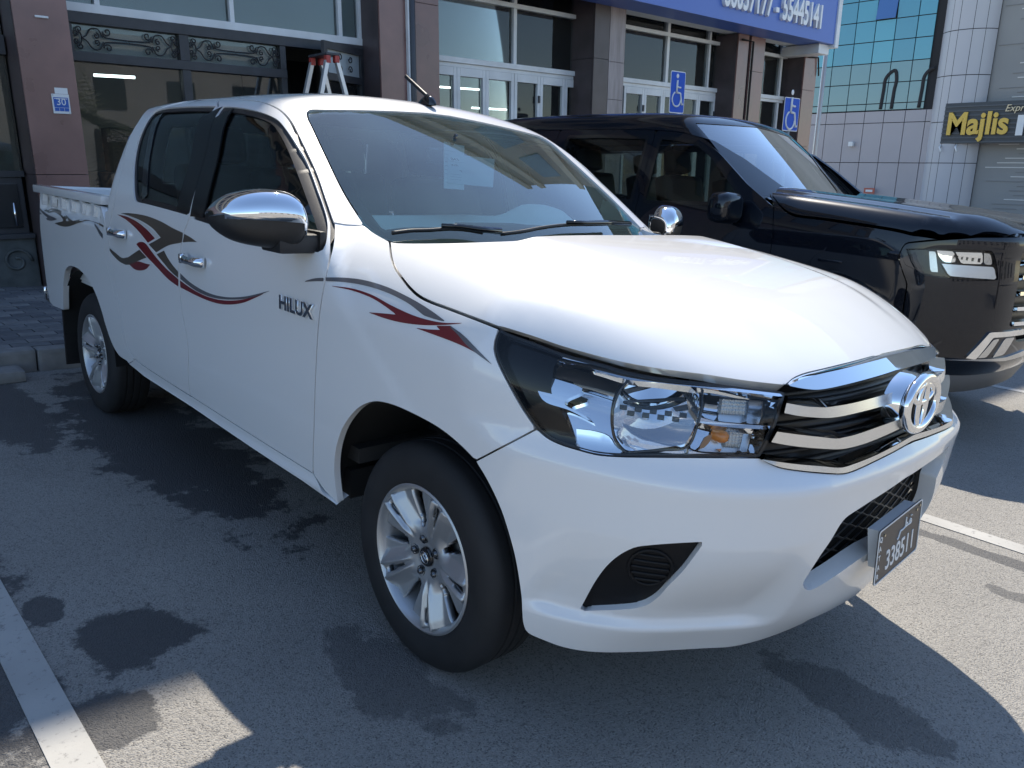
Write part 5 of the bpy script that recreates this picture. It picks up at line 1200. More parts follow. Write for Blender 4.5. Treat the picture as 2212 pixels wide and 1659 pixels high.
tan = principled('seat_dark_leather', (.03, .028, .026), rough=.6)
for x0 in (-2.05, -3.0):
    for sy in (-1, 1):
        m = MB(); m.bbox(x0-.1, x0+.45, SY+sy*.40-.26, SY+sy*.40+.26, .85, 1.0, .06); s_ = m.build('front_seat' if x0 > -2.5 else 'rear_seat', tan, suv, smooth=True)
        R = Matrix.Translation((x0-.05, SY+sy*.40, .98)) @ Matrix.Rotation(math.radians(-14), 4, 'Y')
        m = MB(); m.bbox(-.07, .07, -.25, .25, 0, .58, .06); m.V = [tuple(R @ Vector(v)) for v in m.V]; m.build('seat_back', tan, s_, smooth=True)
        m = MB(); m.bbox(-.05, .05, -.13, .13, .60, .78, .05); m.V = [tuple(R @ Vector(v)) for v in m.V]; m.build('headrest', tan, s_, smooth=True)
m = MB(); m.loft([[(x, SY+y, z) for y in np.linspace(-.78, .78, 12)] for x, z in ((-1.16, 1.36), (-1.35, 1.37), (-1.55, 1.35), (-1.62, 1.28), (-1.60, .9))]); m.build('dashboard', tan, suv, smooth=True)
m = MB(); m.box(-4.4, -1.1, SY-.85, SY+.85, .60, .64); m.build('cabin_trim', tan, suv)
m = MB(); m.box(-.10, .0, 0, 0.001, 0, .1); 
X = shx(px('Y', 1690, 240, 1762, 243, 1760, 325, 1675, 322), lambda P: f_scab(P)+.03); m = MB(); n_ = np.cross(X[1]-X[0], X[3]-X[0]); n_ /= np.linalg.norm(n_); m.prism(X, .0012, n_)
o = m.build('paper_sheet', pap, None, label='small white paper behind the windshield of the black SUV', cat='paper'); o.matrix_world = MG.copy()

# ================================================================== SHOP BUILDING (world frame)
granite = principled('brown_granite', (.225, .122, .105), rough=.32, coat=.25, coat_rough=.15); vary(granite, 2.2, .22, 8, rough_var=.06)
granite2 = principled('dark_granite', (.075, .056, .058), rough=.4); vary(granite2, 3, .25, 8)
granite3 = principled('grey_granite', (.30, .255, .25), rough=.45); vary(granite3, 5, .25, 8, stretch=(3, 3, .4))
alu = principled('white_aluminium', (.70, .72, .72), rough=.45); vary(alu, 3, .10)
alu_d = principled('dark_bronze_frame', (.040, .042, .047), rough=.45); vary(alu_d, 6, .2)
iron = principled('wrought_iron', (.018, .018, .02), rough=.5)
film_g = principled('window_film', (.38, .43, .45), rough=.6); vary(film_g, .5, .14, 2)
film_y = principled('window_blind', (.26, .27, .22), rough=.7); vary(film_y, .6, .12, 2)
pane_g = glass('shop_glass', (.80, .85, .85), 1.5, dust_haze=.035, dust_haze_col=(.4, .42, .42), dscale=1.2, boost=1.0)
inner = principled('shop_interior', (.30, .31, .30), rough=.8); dark_in = principled('shop_dark', (.02, .02, .02), rough=.8)
tube_m = principled('lit_tube', (1, 1, 1), rough=.5, emis=(.9, 1., 1.), estr=3.0)
shop = thing('shop_building', 'shop building with brown granite columns and white framed glass behind the vehicles', 'building', Matrix.Identity(4))
GX, PX = -7.4, -6.95
ZB = -1.6
def box(name, x0, x1, y0, y1, z0, z1, mat, parent, b=0, **kw):
    m = MB()
    if b: m.bbox(x0, x1, y0, y1, z0, z1, b)
    else: m.box(x0, x1, y0, y1, z0, z1)
    return m.build(name, mat, parent, smooth=False, **kw)
# columns, each clad in slabs with open joints
def column(y0, y1, mats, joints, ztop=3.95, vj=None, side=granite2):
    c = box('column', GX-.3, PX-.03, y0+.02, y1-.02, ZB, ztop-.01, dark_in, shop)
    ys = [y0]+([vj] if vj else [])+[y1]
    zs = [ZB]+joints+[ztop]
    for a, b in zip(ys[:-1], ys[1:]):
        for k, (z0, z1) in enumerate(zip(zs[:-1], zs[1:])):
            box('stone_slab', PX-.028, PX, a+.003, b-.003, z0+.003, z1-.003, mats[k % len(mats)], c, .002)
    for k, (z0, z1) in enumerate(zip(zs[:-1], zs[1:])):
        for s, yy in ((0, y0), (1, y1)):
            box('stone_slab', GX-.02, PX-.031, yy-.002 if s == 0 else yy-.018, yy+.018 if s == 0 else yy+.002, z0+.003, z1-.003, side, c)
    return c
column(-.22, .235, [granite], [-.3, 1.35], 5.0)
column(3.64, 4.53, [granite], [-.3, 1.2, 3.40], 5.0, vj=4.14)
column(7.44, 7.78, [granite2], [.6, 1.85, 3.05], 3.95); column(7.785, 8.15, [granite3, granite3], [1.55, 2.48, 3.03], 3.95)
column(11.28, 11.62, [granite], [.6, 2.1], 3.80); column(11.70, 12.18, [granite], [.6, 2.3, 3.2], 3.80)
column(13.70, 14.20, [granite], [.6, 1.9, 3.0], 3.80)
m = MB(); m.tube([(PX+.045, 4.085, ZB), (PX+.045, 4.085, 6.)], .040, 12); o = m.build('downpipe', principled('pipe_dark', (.05, .052, .06), rough=.4), shop, smooth=True)
box('pipe_trim', PX+.002, PX+.05, 4.018, 4.042, ZB, 6., alu, shop)
m = MB(); m.tube([(PX-.1, 11.66, ZB), (PX-.1, 11.66, 3.8)], .035, 10); m.build('downpipe', MATS['pipe_dark'], shop, smooth=True)
for z0, z1 in ((3.62, 3.66),):
    m = MB(); m.tube([(PX+.03, 11.35, 3.70), (PX+.03, 11.72, 3.70), (PX+.03, 11.72, ZB)], .02, 8); m.build('cable', dark_in, shop, smooth=True)
    m = MB(); m.tube([(PX+.03, 13.75, 3.62), (PX+.03, 14.16, 3.64), (PX+.03, 14.24, 3.3)], .016, 8); m.build('cable', dark_in, shop, smooth=True)
def pane(y0, y1, z0, z1, back=None, name='window_pane', x=GX, parent=None):
    p = box(name, x-.006, x, y0, y1, z0, z1, pane_g, parent or shop)
    if back is not None: box('window_film', x-.05, x-.045, y0, y1, z0, z1, back, p)
    return p
def rail(y0, y1, z0, z1, mat=alu, d=.05, x=GX, name='window_frame', parent=None): return box(name, x-.03, x+d, y0, y1, z0, z1, mat, parent or shop, .004)
# bay with the wrought-iron fanlights
rail(.24, 3.64, 2.885, 2.965, d=.06)
MU = [(.59, .64), (1.97, 2.02), (3.32, 3.37), (3.60, 3.64)]; yl = .24
for a, b in MU:
    rail(a, b, 2.967, 4.9); pane(yl, a, 2.967, 4.9, film_g); yl = b
rail(.24, 3.64, 2.78, 2.883, alu_d, .07); rail(.24, 2.60, 2.43, 2.52, alu_d, .07)
rail(1.39, 1.48, ZB, 2.43, alu_d, .06); rail(1.385, 1.485, 2.522, 2.778, alu_d, .06); rail(2.53, 2.60, ZB, 2.43, alu_d, .06); rail(2.53, 2.60, 2.522, 2.778, alu_d, .06); rail(.24, .33, ZB, 2.43, alu_d, .05); rail(.24, .36, 2.522, 2.778, alu_d, .05)
pane(.33, 1.39, .35, 2.43); pane(1.48, 2.53, .35, 2.43); rail(.33, 1.39, ZB, .35, alu_d); rail(1.48, 2.53, ZB, .35, alu_d)
film_l = principled('fanlight_film', (.58, .62, .63), rough=.7); pane(.36, 1.385, 2.522, 2.778, film_l); pane(1.485, 2.53, 2.522, 2.778, film_l)
def scroll(c, r0, turns, sgn, n=26, th0=0.):
    t = np.linspace(0, turns*2*math.pi, n); r = r0*(1-.78*t/t[-1]); return [(c[0]+rr*math.cos(th0+sgn*a), c[1]+rr*math.sin(th0+sgn*a)) for rr, a in zip(r, t)]
def ironwork(y0, y1, z0, z1, place, parent=None):
    """one fanlight of C- and S-scrolls as a set of bars"""
    w, h = y1-y0, z1-z0; zc_ = (z0+z1)/2; yc = (y0+y1)/2; out = []
    g = thing_part('ironwork', parent)
    def bar_(pts, r=.0072):
        m = MB(); m.tube([place(*p) for p in pts], r, 6); m.build('scroll_bar', iron, g, smooth=True)
    for s in (-1, 1):
        bar_(smooth_curve(np.array([(yc-s*.0, zc_+.012), (yc+s*.16*w, zc_+.018), (yc+s*.22*w, zc_+.12*h), (yc+s*.23*w, zc_+.30*h)]), 6))
        bar_(smooth_curve(np.array([(yc-s*.0, zc_-.012), (yc+s*.16*w, zc_-.018), (yc+s*.22*w, zc_-.12*h), (yc+s*.23*w, zc_-.30*h)]), 6))
        for v in (-1, 1):
            bar_(scroll((yc+s*.19*w, zc_+v*.30*h), .042, 1.1, -s*v, th0=0 if s > 0 else math.pi))
            bar_(smooth_curve(np.array([(yc+s*.23*w, zc_+v*.08*h), (yc+s*.27*w, zc_+v*.36*h), (yc+s*.33*w, zc_+v*.36*h), (yc+s*.38*w, zc_+v*.10*h), (yc+s*.42*w, zc_)]), 6))
            bar_(scroll((yc+s*.29*w, zc_+v*.12*h), .028, 1.2, s*v, th0=math.pi/2*v))
            bar_(scroll((yc+s*.44*w, zc_+v*.30*h), .036, 1.15, s*v, th0=-math.pi/2*v)); bar_(scroll((yc+s*.47*w, zc_+v*.13*h), .026, 1.1, -s*v, th0=math.pi/2*v))
            bar_(smooth_curve(np.array([(yc+s*.42*w, zc_), (yc+s*.43*w, zc_+v*.16*h), (yc+s*.455*w, zc_+v*.30*h)]), 5))
    return g
def thing_part(name, parent):
    o = bpy.data.objects.new(name, None); col.objects.link(o); o.parent = parent or shop; o.empty_display_size = .1; return o
ironwork(.36, 1.385, 2.522, 2.778, lambda y, z: (GX+.035, y, z)); ironwork(1.485, 2.53, 2.522, 2.778, lambda y, z: (GX+.035, y, z))
# dark doorway and the door leaf standing open
box('doorway_back', GX-1.2, GX-1.15, 2.60, 3.64, ZB, 2.78, dark_in, shop)
hinge = np.array([GX+.03, 3.63]); free = np.array([GX+.40, 2.87]); dv = (free-hinge)/np.linalg.norm(free-hinge); dn = np.array([-dv[1], dv[0]])
leaf = thing_part('door_leaf', shop)
def leafbox(u0, u1, z0, z1, mat, t=.04, nm='door_frame'):
    m = MB(); a = hinge+dv*u0; b = hinge+dv*u1; m.prism([(a[0], a[1], z0), (b[0], b[1], z0), (b[0], b[1], z1), (a[0], a[1], z1)], t, (dn[0], dn[1], 0)); m.build(nm, mat, leaf)
L = float(np.linalg.norm(free-hinge))
leafbox(0, .07, ZB+1.4, 2.84, alu_d); leafbox(L-.07, L, ZB+1.4, 2.84, alu_d); leafbox(.07, L-.07, 2.76, 2.84, alu_d); leafbox(.07, L-.07, 2.42, 2.50, alu_d); leafbox(.07, L-.07, ZB+1.4, .3, alu_d)
leafbox(.07, L-.07, .3, 2.42, pane_g, .006, 'window_pane'); leafbox(.07, L-.07, 2.50, 2.76, film_g, .006, 'window_film')
def sc_leaf(u, z): a = hinge+dv*u+dn*.045; return (a[0], a[1], z)
for s in (0, 1):
    for v in (-1, 1):
        m = MB(); m.tube([sc_leaf(L/2+(q[0]), q[1]) for q in scroll(((.11 if s else -.11), 2.63+v*.06), .045, 1.1, v*(1 if s else -1))], .0075, 6); m.build('scroll_bar', iron, leaf, smooth=True)
# bays of white frames
def white_bay(y0, y1, mull, doors, ztop, back, sill=(2.76, 2.885), upper=3.66):
    rail(y0, y1, sill[0]+.055, sill[1], d=.07); rail(y0, y1, sill[0], sill[0]+.053, d=.04)
    rail(y0, y1, upper-.03, upper+.03, d=.06); yl = y0
    for a, b in mull+[(y1, y1)]:
        pane(yl, a, sill[1]+.002, upper-.032, back); pane(yl, a, upper+.032, ztop, film_g)
        if b > a: rail(a, b, sill[1]+.002, upper-.032); rail(a, b, upper+.032, ztop)
        yl = b
    for a, b, kind in doors:
        d = box('shop_door', GX-.03, GX+.045, a, a+.055, ZB, sill[0]-.002, alu, shop, .004)
        box('door_frame', GX-.03, GX+.045, b-.055, b, ZB, sill[0]-.002, alu, d, .004); box('door_frame', GX-.03, GX+.045, a+.057, b-.057, sill[0]-.11, sill[0]-.002, alu, d, .004)
        box('door_frame', GX-.03, GX+.045, a+.057, b-.057, .2, .45, alu, d, .004)
        box('window_pane', GX-.004, GX+.002, a+.057, b-.057, .45, sill[0]-.112, pane_g, d)
        if kind: box('door_handle', GX+.046, GX+.075, b-.045, b-.02, 2.38, 2.48, MATS['pipe_dark'], d)
white_bay(4.53, 7.72, [(6.17, 6.23)], [(4.53, 5.13, 0), (5.135, 5.65, 0), (5.655, 6.19, 0), (6.20, 6.72, 1), (6.725, 7.25, 0), (7.255, 7.72, 0)], 4.4, film_g)
white_bay(8.15, 11.30, [(9.73, 9.80), (10.97, 11.02)], [(8.66, 9.19, 1), (9.195, 9.70, 0), (9.705, 10.2, 0), (10.205, 10.75, 0), (10.755, 11.28, 1)], 3.9, film_g)
white_bay(12.2, 14.2, [(13.48, 13.54)], [], 3.9, film_y, upper=3.64)
pane(12.2, 13.48, .3, 2.755, None); pane(13.54, 14.2, .3, 2.755, None); rail(13.48, 13.54, ZB, 2.755); rail(12.2, 14.2, 2.1, 2.15)
# left bay: dark panelled doors and a stone plinth
rail(-3.6, -.24, 2.43, 2.6, alu_d, .07); pane(-3.6, -.24, 1.32, 2.43); pane(-3.6, -.24, 2.6, 4.9, film_g)
dl = box('shop_door', GX-.03, GX+.03, -1.6, -.26, .78, 1.32, alu_d, shop, .01)
for k, y in enumerate((-1.55, -1.12, -.69)):
    box('door_panel', GX+.031, GX+.045, y, y+.38, .84, 1.26, principled('panel_dark', (.02, .022, .024), rough=.3), dl, .008)
    m = MB(); m.tube([(GX+.075, y+.32, .86), (GX+.075, y+.32, 1.08)], .011, 8); m.build('door_handle', chrome, dl, smooth=True)
box('display_ledge', GX-.3, GX+.06, -1.6, -.24, 1.325, 1.38, alu_d, dl)
pl = box('plinth', GX-.03, GX+.10, -3.6, -.24, ZB, .74, principled('plinth_stone', (.075, .085, .085), rough=.7), shop, .01); vary(MATS['plinth_stone'], 7, .3, bump=.3, bscale=40)
for k, y in enumerate((-1.5, -.95, -.42)):
    m = MB(); m.tube([(GX+.105, y+p[0], .52+p[1]) for p in scroll((0, 0), .13, 1.3, 1)], .014, 6); m.build('plinth_scroll', MATS['plinth_stone'], pl, smooth=True)
box('plinth_cap', GX-.03, GX+.14, -3.6, -.24, .742, .785, alu_d, pl)
# rooms behind the glass
box('room_back_wall', -11.2, -11.1, -4, 14.6, ZB, 4.4, inner, shop); box('room_floor', -11.1, GX-.05, -4, 14.6, ZB, -.35, inner, shop); box('room_ceiling', -11.1, GX-.06, -4, 14.6, 4.0, 4.1, inner, shop)
box('room_partition', -11.1, GX-.06, 3.9, 4.1, ZB, 4.0, inner, shop); box('room_partition', -11.1, GX-.06, 7.6, 7.7, ZB, 4.0, inner, shop)
for k, (x, y, z, ln, dx) in enumerate([(-8.6, .95, 2.98, .42, .30), (-8.6, 1.06, 2.42, .42, .30), (-9.5, 5.5, 2.72, .9, .5), (-9.5, 6.9, 2.72, .9, .5), (-9.8, 5.4, 2.38, .9, .5), (-9.8, 8.5, 2.45, .9, .5), (-9.2, 7.3, 2.40, .8, .4), (-9.6, 9.6, 2.62, .9, .5), (-9.6, 11.2, 2.62, .9, .5), (-9.3, 4.95, 2.55, .7, .4)]):
    m = MB(); m.tube([(x, y-ln/2, z), (x+dx*.3, y+ln/2, z)], .016, 8); m.build('light_tube', tube_m, shop, smooth=True)
box('shelf_unit', -10.2, -9.8, 1.3, 3.4, ZB, 1.9, dark_in, shop); box('shelf_unit', -9.4, -8.9, .4, 1.1, ZB, 1.35, dark_in, shop)
# upper storeys
wall_b = principled('upper_wall', (.22, .17, .14), rough=.7); vary(wall_b, 1.5, .12)
up = box('upper_wall', -13.5, GX+.02, -16, 14.3, 4.92, 12.55, wall_b, shop)
beige = principled('beige_band', (.42, .36, .28), rough=.7)
for z in (5.0, 8.0, 11.0, 12.09): box('cornice', GX+.022, GX+.16, -16, 14.3, z, z+.42, beige, shop)
for z in (6.0, 9.0):
    for y in np.arange(-15, 13, 2.1):
        w_ = box('window_pane', GX+.021, GX+.05, y, y+1.4, z, z+1.3, blk_gloss, shop)
box('rear_mass', -13.5, -11.25, -16, 14.3, ZB, 4.9, wall_b, shop); box('side_wall', -11.25, GX-.02, 14.2, 14.32, ZB, 4.9, granite, shop); box('left_wall', -11.25, GX, -16, -3.6, ZB, 4.9, granite, shop)
# small plates on the first column
pl30 = thing('number_plaque', 'blue and white building number 30 plaque on the leftmost granite column', 'plaque', Matrix.Identity(4))
blue = principled('sign_blue', (.015, .10, .42), rough=.35); whitep = principled('sign_white', (.72, .73, .72), rough=.4)
q = lambda P, X: np.array([onb(p, 0, X) for p in P])
def onb(P, ax, val):
    d = MG3 @ rays([P])[0]; t = (val-(MG3 @ CAM)[ax])/d[ax]; return MG3 @ CAM+t*d
CROPS.update({'Z1': (0, 0, 800/2212), 'Z2': (600, 0, 900/2212), 'Z3': (1500, 0, 1000/2212), 'Z4': (2300, 0, 1000/2212), 'Z5': (3200, 0, 828/1597)})
Q = q(px('Z1', 540, 1018, 755, 1030, 785, 1243, 572, 1232), PX); y0, y1 = Q[:, 1].min()+.01, Q[:, 1].max()-.01; z0, z1 = Q[2:, 2].mean(), Q[:2, 2].mean()
box('backing', PX+.002, PX+.012, y0, y1, z0, z1, whitep, pl30, .002); box('blue_field', PX+.0125, PX+.014, y0+.012, y1-.012, z0+.055, z1-.03, blue, pl30)
for k in range(3): 
    w_ = (y1-y0-.024)/3; box('blue_cell', PX+.0125, PX+.014, y0+.012+k*w_+.002, y0+.012+(k+1)*w_-.002, z0+.022, z0+.052, blue, pl30)
Mt = lambda y, z, x: frame_matrix((x, y, z), (0, 1, 0), (0, 0, 1))
text_mesh('plaque_number', '30', .085, whitep, pl30, Mt((y0+y1)/2, (z0+z1)/2+.015, PX+.0145), .0004)
text_mesh('plaque_street', 'Ibn Seena Street', .017, whitep, pl30, Mt((y0+y1)/2, z1-.042, PX+.0145), .0004) if False else None
m = MB()
for k in range(14):
    yy0 = y0+.02+k*(y1-y0-.04)/14; m.box(PX+.0142, PX+.0147, yy0, yy0+.006+.003*(k % 3), z1-.045, z1-.037)
m.build('plaque_small_print', whitep, pl30, kind='stuff')
box('screw', PX+.0125, PX+.015, y0+.008, y0+.014, z1-.014, z1-.008, MATS['pipe_dark'], pl30); box('screw', PX+.0125, PX+.015, y1-.014, y1-.008, z0+.006, z0+.012, MATS['pipe_dark'], pl30)
Q = q(px('Z1', 592, 952, 728, 965, 738, 1022, 597, 1015), PX); o = box('paper_notice', PX+.001, PX+.003, Q[:, 1].min(), Q[:, 1].max(), z1+.003, Q[0, 2], whitep, None, label='small white notice stuck above the number 30 plaque', cat='notice')
Q = q(px('Z1', 370, 150, 520, 175, 520, 205, 380, 185), PX); o = box('door_bell_plate', PX+.001, PX+.02, Q[:, 1].min(), Q[:, 1].max(), Q[2, 2], Q[0, 2]-.01, alu, None, .006, label='small pale plate high on the leftmost granite column', cat='plate')
# the blue sign board over the shops
sgn = thing('shop_sign', 'long blue sign board with raised white phone numbers above the shop windows', 'sign', Matrix.Identity(4))
sblue = principled('board_blue', (.085, .165, .50), rough=.4); SX = -6.4
box('board', PX+.01, SX, 4.9, 13.72, 3.80, 5.4, sblue, sgn, .006); box('soffit', PX-.3, PX+.008, 8.2, 13.72, 3.815, 3.86, alu, sgn)
box('edge_trim', PX-.1, SX+.03, 13.722, 13.86, 3.74, 5.4, alu, sgn, .01); box('end_bracket', PX-.35, SX-.1, 13.35, 13.75, 3.62, 3.795, alu, sgn, .01)
dg = principled('sign_letter', (.80, .81, .80), rough=.4)
A_ = q(px('Z4', 1775, 45, 2120, 100, 2112, 258), SX+.05)
text_mesh('sign_lettering', '66037177 - 55445141', .56, dg, sgn, Mt(A_[1, 1]-1.58-.22, A_[2, 2]+.165, SX+.03), .03, stretch=.66, bold=.012)
# disabled-parking signs on posts
def park_sign(px_pts, label):
    Q = np.array([onb(p, 0, -4.5) for p in px_pts]); y0, y1 = Q[[0, 3], 1].mean(), Q[[1, 2], 1].mean(); z1 = Q[:2, 2].mean(); z0 = Q[2:, 2].mean(); yc = (y0+y1)/2; x = -4.5; w, h = y1-y0, z1-z0
    s = thing('parking_sign', label, 'road sign', Matrix.Translation((x, yc, 0)), 'disabled parking signs')
    def b(nm, x0, x1, ya, yb, za, zb, mat, bv=0): return box(nm, x0, x1, ya-yc, yb-yc, za, zb, mat, s, bv)
    m = MB(); m.prism(rrect(np.array([0, 0, (z0+z1)/2]), np.array([0, 1., 0]), np.array([0, 0, 1.]), w, h, .025), .004, (1, 0, 0)); m.build('sign_border', whitep, s)
    m = MB(); m.prism(rrect(np.array([.0045, 0, (z0+z1)/2]), np.array([0, 1., 0]), np.array([0, 0, 1.]), w-.02, h-.02, .018), .0015, (1, 0, 0)); m.build('sign_face', principled('traffic_blue', (.010, .085, .50), rough=.55, spec=.25), s)
    m = MB(); m.tube([(-.03, 0, -1.0), (-.03, 0, z1-.03)], .03, 12); m.build('post', principled('post_grey', (.35, .36, .36), rough=.45, metal=.6), s, smooth=True)
    k = 1.28*w/.32; zc_ = z0+h*.36; X = .0065
    sy = thing_part('wheelchair_symbol', s)
    def st(pts, r): m = MB(); m.tube([(X, p[0]*k, zc_+p[1]*k) for p in pts], r*k, 6); m.build('symbol_stroke', whitep, sy, smooth=True)
    m = MB(); m.lathe([(0, .003), (.020*k, .002), (.022*k, 0)], 20, 'x', (X, -.012*k, zc_+.215*k)); m.build('symbol_head', whitep, sy, smooth=True)
    st([(-.015, .175), (-.018, .12), (-.020, .055)], .013); st([(-.018, .115), (.02, .105), (.05, .105)], .009)
    st([(-.020, .055), (.02, .052), (.045, .05), (.06, .0), (.078, -.06), (.095, -.055)], .011)
    a = np.linspace(math.radians(115), math.radians(360), 26); st([(-.015+.072*math.cos(t), -.01+.072*math.sin(t)) for t in a], .009)
park_sign(px('Z4', 748, 606, 880, 634, 855, 992, 733, 978), 'blue wheelchair parking sign left, behind the roof of the black SUV')
park_sign(px('Z4', 1735, 846, 1868, 852, 1852, 1145, 1722, 1138), 'blue wheelchair parking sign right, near the end column of the shops')
# step ladder in front of the open door
lad = thing('step_ladder', 'aluminium step ladder with red top cap standing by the open shop door', 'ladder', Matrix.Identity(4))
LXa = -6.55; red = principled('ladder_red', (.45, .06, .05), rough=.5); alm = principled('ladder_alu', (.62, .63, .64), rough=.35, metal=.7)
T0 = onb(px('Z2', 1700, 560)[0], 0, LXa); T1 = onb(px('Z2', 1785, 560)[0], 0, LXa); B0 = onb(px('Z2', 1640, 900)[0], 0, LXa); B1 = onb(px('Z2', 1880, 920)[0], 0, LXa)
gz = -.2
def ext(T, B): d = (B-T)/(B[2]-T[2]); return T+d*(gz-T[2])
E0, E1 = ext(T0, B0), ext(T1, B1)
depth = np.array([-.42, .0, 0.]); back_top = np.array([-.10, 0, 0])
for T, E_ in ((T0, E0), (T1, E1)):
    for dx0, dx1 in ((0, 0), (-.34, -.50)):
        m = MB(); a = T+[dx0, 0, 0]; b = E_+[dx1, 0, 0]; u = np.array([0, .022, 0])
        m.add([a-u, a+u, b+u, b-u, a-u+[-.05, 0, 0], a+u+[-.05, 0, 0], b+u+[-.05, 0, 0], b-u+[-.05, 0, 0]], [(0, 1, 2, 3), (7, 6, 5, 4), (0, 4, 5, 1), (1, 5, 6, 2), (2, 6, 7, 3), (3, 7, 4, 0)]); m.build('ladder_rail', alm, lad)
    for dx in (0.0, -.34):
        m = MB(); c = T+[dx, 0, .0]; m.bbox(c[0]-.055, c[0]+.006, c[1]-.027, c[1]+.027, c[2]-.05, c[2]+.03, .008); m.build('end_cap', red, lad)
box('top_cap', T0[0]-.40, T0[0]+.01, T0[1]-.03, T1[1]+.03, T0[2]+.032, T0[2]+.06, MATS['pipe_dark'], lad, .008)
for k in range(6):
    z = 2.2-.36*k; t_ = (z-T0[2])/(gz-T0[2]); a = T0+(E0-T0)*t_; b = T1+(E1-T1)*t_
    box('ladder_step', a[0]-.20, a[0]-.03, a[1]+.01, b[1]-.01, z, z+.03, alm, lad)
    box('cross_bar', a[0]-.42, a[0]-.40, a[1]+.01, b[1]-.01, z, z+.03, alm, lad)

# ================================================================== GLASS OFFICE BUILDING ACROSS THE SIDE STREET
OY = 48.; KO = (OY+2.02)/27.02
def ox(x): return 1.73+(x-1.73)*KO
def oz(z): return 1.49+(z-1.49)*KO
off = thing('office_building', 'office building with blue glass curtain wall and pale panel cladding beyond the side street', 'building', Matrix.Identity(4))
clad = principled('pale_cladding', (.40, .37, .38), rough=.38); vary(clad, .25, .07, 3)
clad2 = principled('column_cladding', (.46, .46, .48), rough=.38)
wallg = principled('ribbed_wall', (.27, .27, .26), rough=.6); vary(wallg, .4, .06)
joint = principled('dark_joint', (.02, .02, .022), rough=.8)
def blueglass(k):
    c = [(.055, .27, .35), (.065, .30, .38), (.05, .24, .32)][k % 3]; return principled('curtain_glass_%s' % 'abc'[k % 3], c, rough=.06, metal=.15, coat=1.)
tealglass = principled('curtain_glass_lower', (.12, .26, .29), rough=.08, coat=1.)
box('wall_core', ox(-16), ox(-7.9), OY+.12, OY+14, -4, 24, joint, off)
ZS_ = [oz(z) for z in (-.9, .35, 1.65, 2.90, 3.27)]
cx_ = [ox(-12.19-.652*k) for k in (5, 4, 3, 2, 1)]+[ox(x) for x in (-12.19, -11.52, -10.87, -10.23, -9.56, -8.92, -8.28)]
for a, b in zip(cx_[:-1], cx_[1:]):
    for z0, z1 in zip(ZS_[:-1], ZS_[1:]): box('cladding_panel', a+.02, b-.02, OY, OY+.1, z0+.02, z1-.02, clad, off)
gz_ = [3.27+.02, 3.50, 4.13, 4.75, 5.40, 6.03, 6.66, 7.29, 7.92, 8.55, 9.18, 9.81, 10.44]
gxs = cx_[:-1]
kk = 0
for i, (a, b) in enumerate(zip(gxs[:-1], gxs[1:])):
    if i == len(gxs)-2: b = ox(-9.03)
    for j, (z0, z1) in enumerate(zip(gz_[:-1], gz_[1:])):
        kk += 1; mat = tealglass if j < 3 else blueglass((i*7+j*3) % 3)
        p = box('glass_pane', a+.025, b-.025, OY+.03, OY+.1, oz(z0)+.025, oz(z1)-.025, mat, off)
        if i == 7 and j == 5:           # one top-hung light stands open
            p.data.transform(Matrix.Translation((0, OY+.03, oz(z1))) @ Matrix.Rotation(math.radians(-9), 4, 'X') @ Matrix.Translation((0, -OY-.03, -oz(z1)))); p.data.materials[0] = principled('open_light', (.05, .14, .36), rough=.1, coat=1.)
# arched dark window frames seen in the lower glazing
for xc in (-10.18, -8.98):
    m = MB(); k = KO
    pts = [(ox(xc-.20), oz(3.32)), (ox(xc-.17), oz(3.9)), (ox(xc-.15), oz(4.25)), (ox(xc-.02), oz(4.42)), (ox(xc+.12), oz(4.48)), (ox(xc+.20), oz(4.2)), (ox(xc+.17), oz(3.9)), (ox(xc+.15), oz(3.32))]
    if xc > -9.5: pts = pts[:5]
    m.tube([(x, OY+.02, z) for x, z in smooth_curve(np.array(pts), 5)], .11, 6); m.V = [(x, OY+(y-OY)*.12, z) for x, y, z in m.V]; m.build('arch_frame', joint, off, smooth=True)
# rounded corner column in curved panels
ccx, ccy, cr = ox(-8.05), OY+.75, ox(-7.24)-ox(-8.05)+.0
zz_ = [-4, oz(.35), oz(1.65), oz(2.85), oz(4.17), oz(5.43), oz(6.7), oz(7.9), oz(9.2), oz(10.4)]
angs = [math.radians(a) for a in (-178, -150, -118, -100, -72, -48, -20)]
for a0, a1 in zip(angs[:-1], angs[1:]):
    for z0, z1 in zip(zz_[:-1], zz_[1:]):
        m = MB(); t = np.linspace(a0+.008, a1-.008, 7); m.loft([[(ccx+cr*math.cos(q_), ccy+cr*math.sin(q_), z) for q_ in t] for z in (z0+.02, z1-.02)]); m.build('column_panel', clad2, off, smooth=True)
m = MB(); m.lathe([(cr-.05, -4), (cr-.05, 23)], 40, 'z', (ccx, ccy, 0)); m.build('column_core', joint, off, smooth=True)
# ribbed grey wall with pale strips
box('ribbed_wall', ox(-7.4), ox(4), OY+.35, OY+8, -4, 24, wallg, off)
rs = np.random.default_rng(3)
for k in range(62):
    z = oz(.2)+k*.245
    xs_ = ox(-7.22)
    for s in range(3):
        x0 = xs_+rs.random()*2.2; L_ = .8+rs.random()*2.4; pale = rs.random() < .32
        box('wall_strip', x0, x0+L_, OY+.318+.004*s, OY+.349, z, z+(.05 if pale else .03), principled('strip_pale', (.62, .61, .58), rough=.5) if pale else principled('strip_grey', (.20, .20, .20), rough=.6), off); xs_ = x0+L_
        if xs_ > ox(-5.3): break
ms = thing('restaurant_sign', 'dark sign with gold Majlis lettering on the corner of the office building', 'sign', Matrix.Identity(4))
box('sign_board', ox(-8.22), ox(-2.), OY-.75, OY-.55, oz(2.22), oz(3.38), principled('sign_slate', (.05, .058, .066), rough=.5), ms)
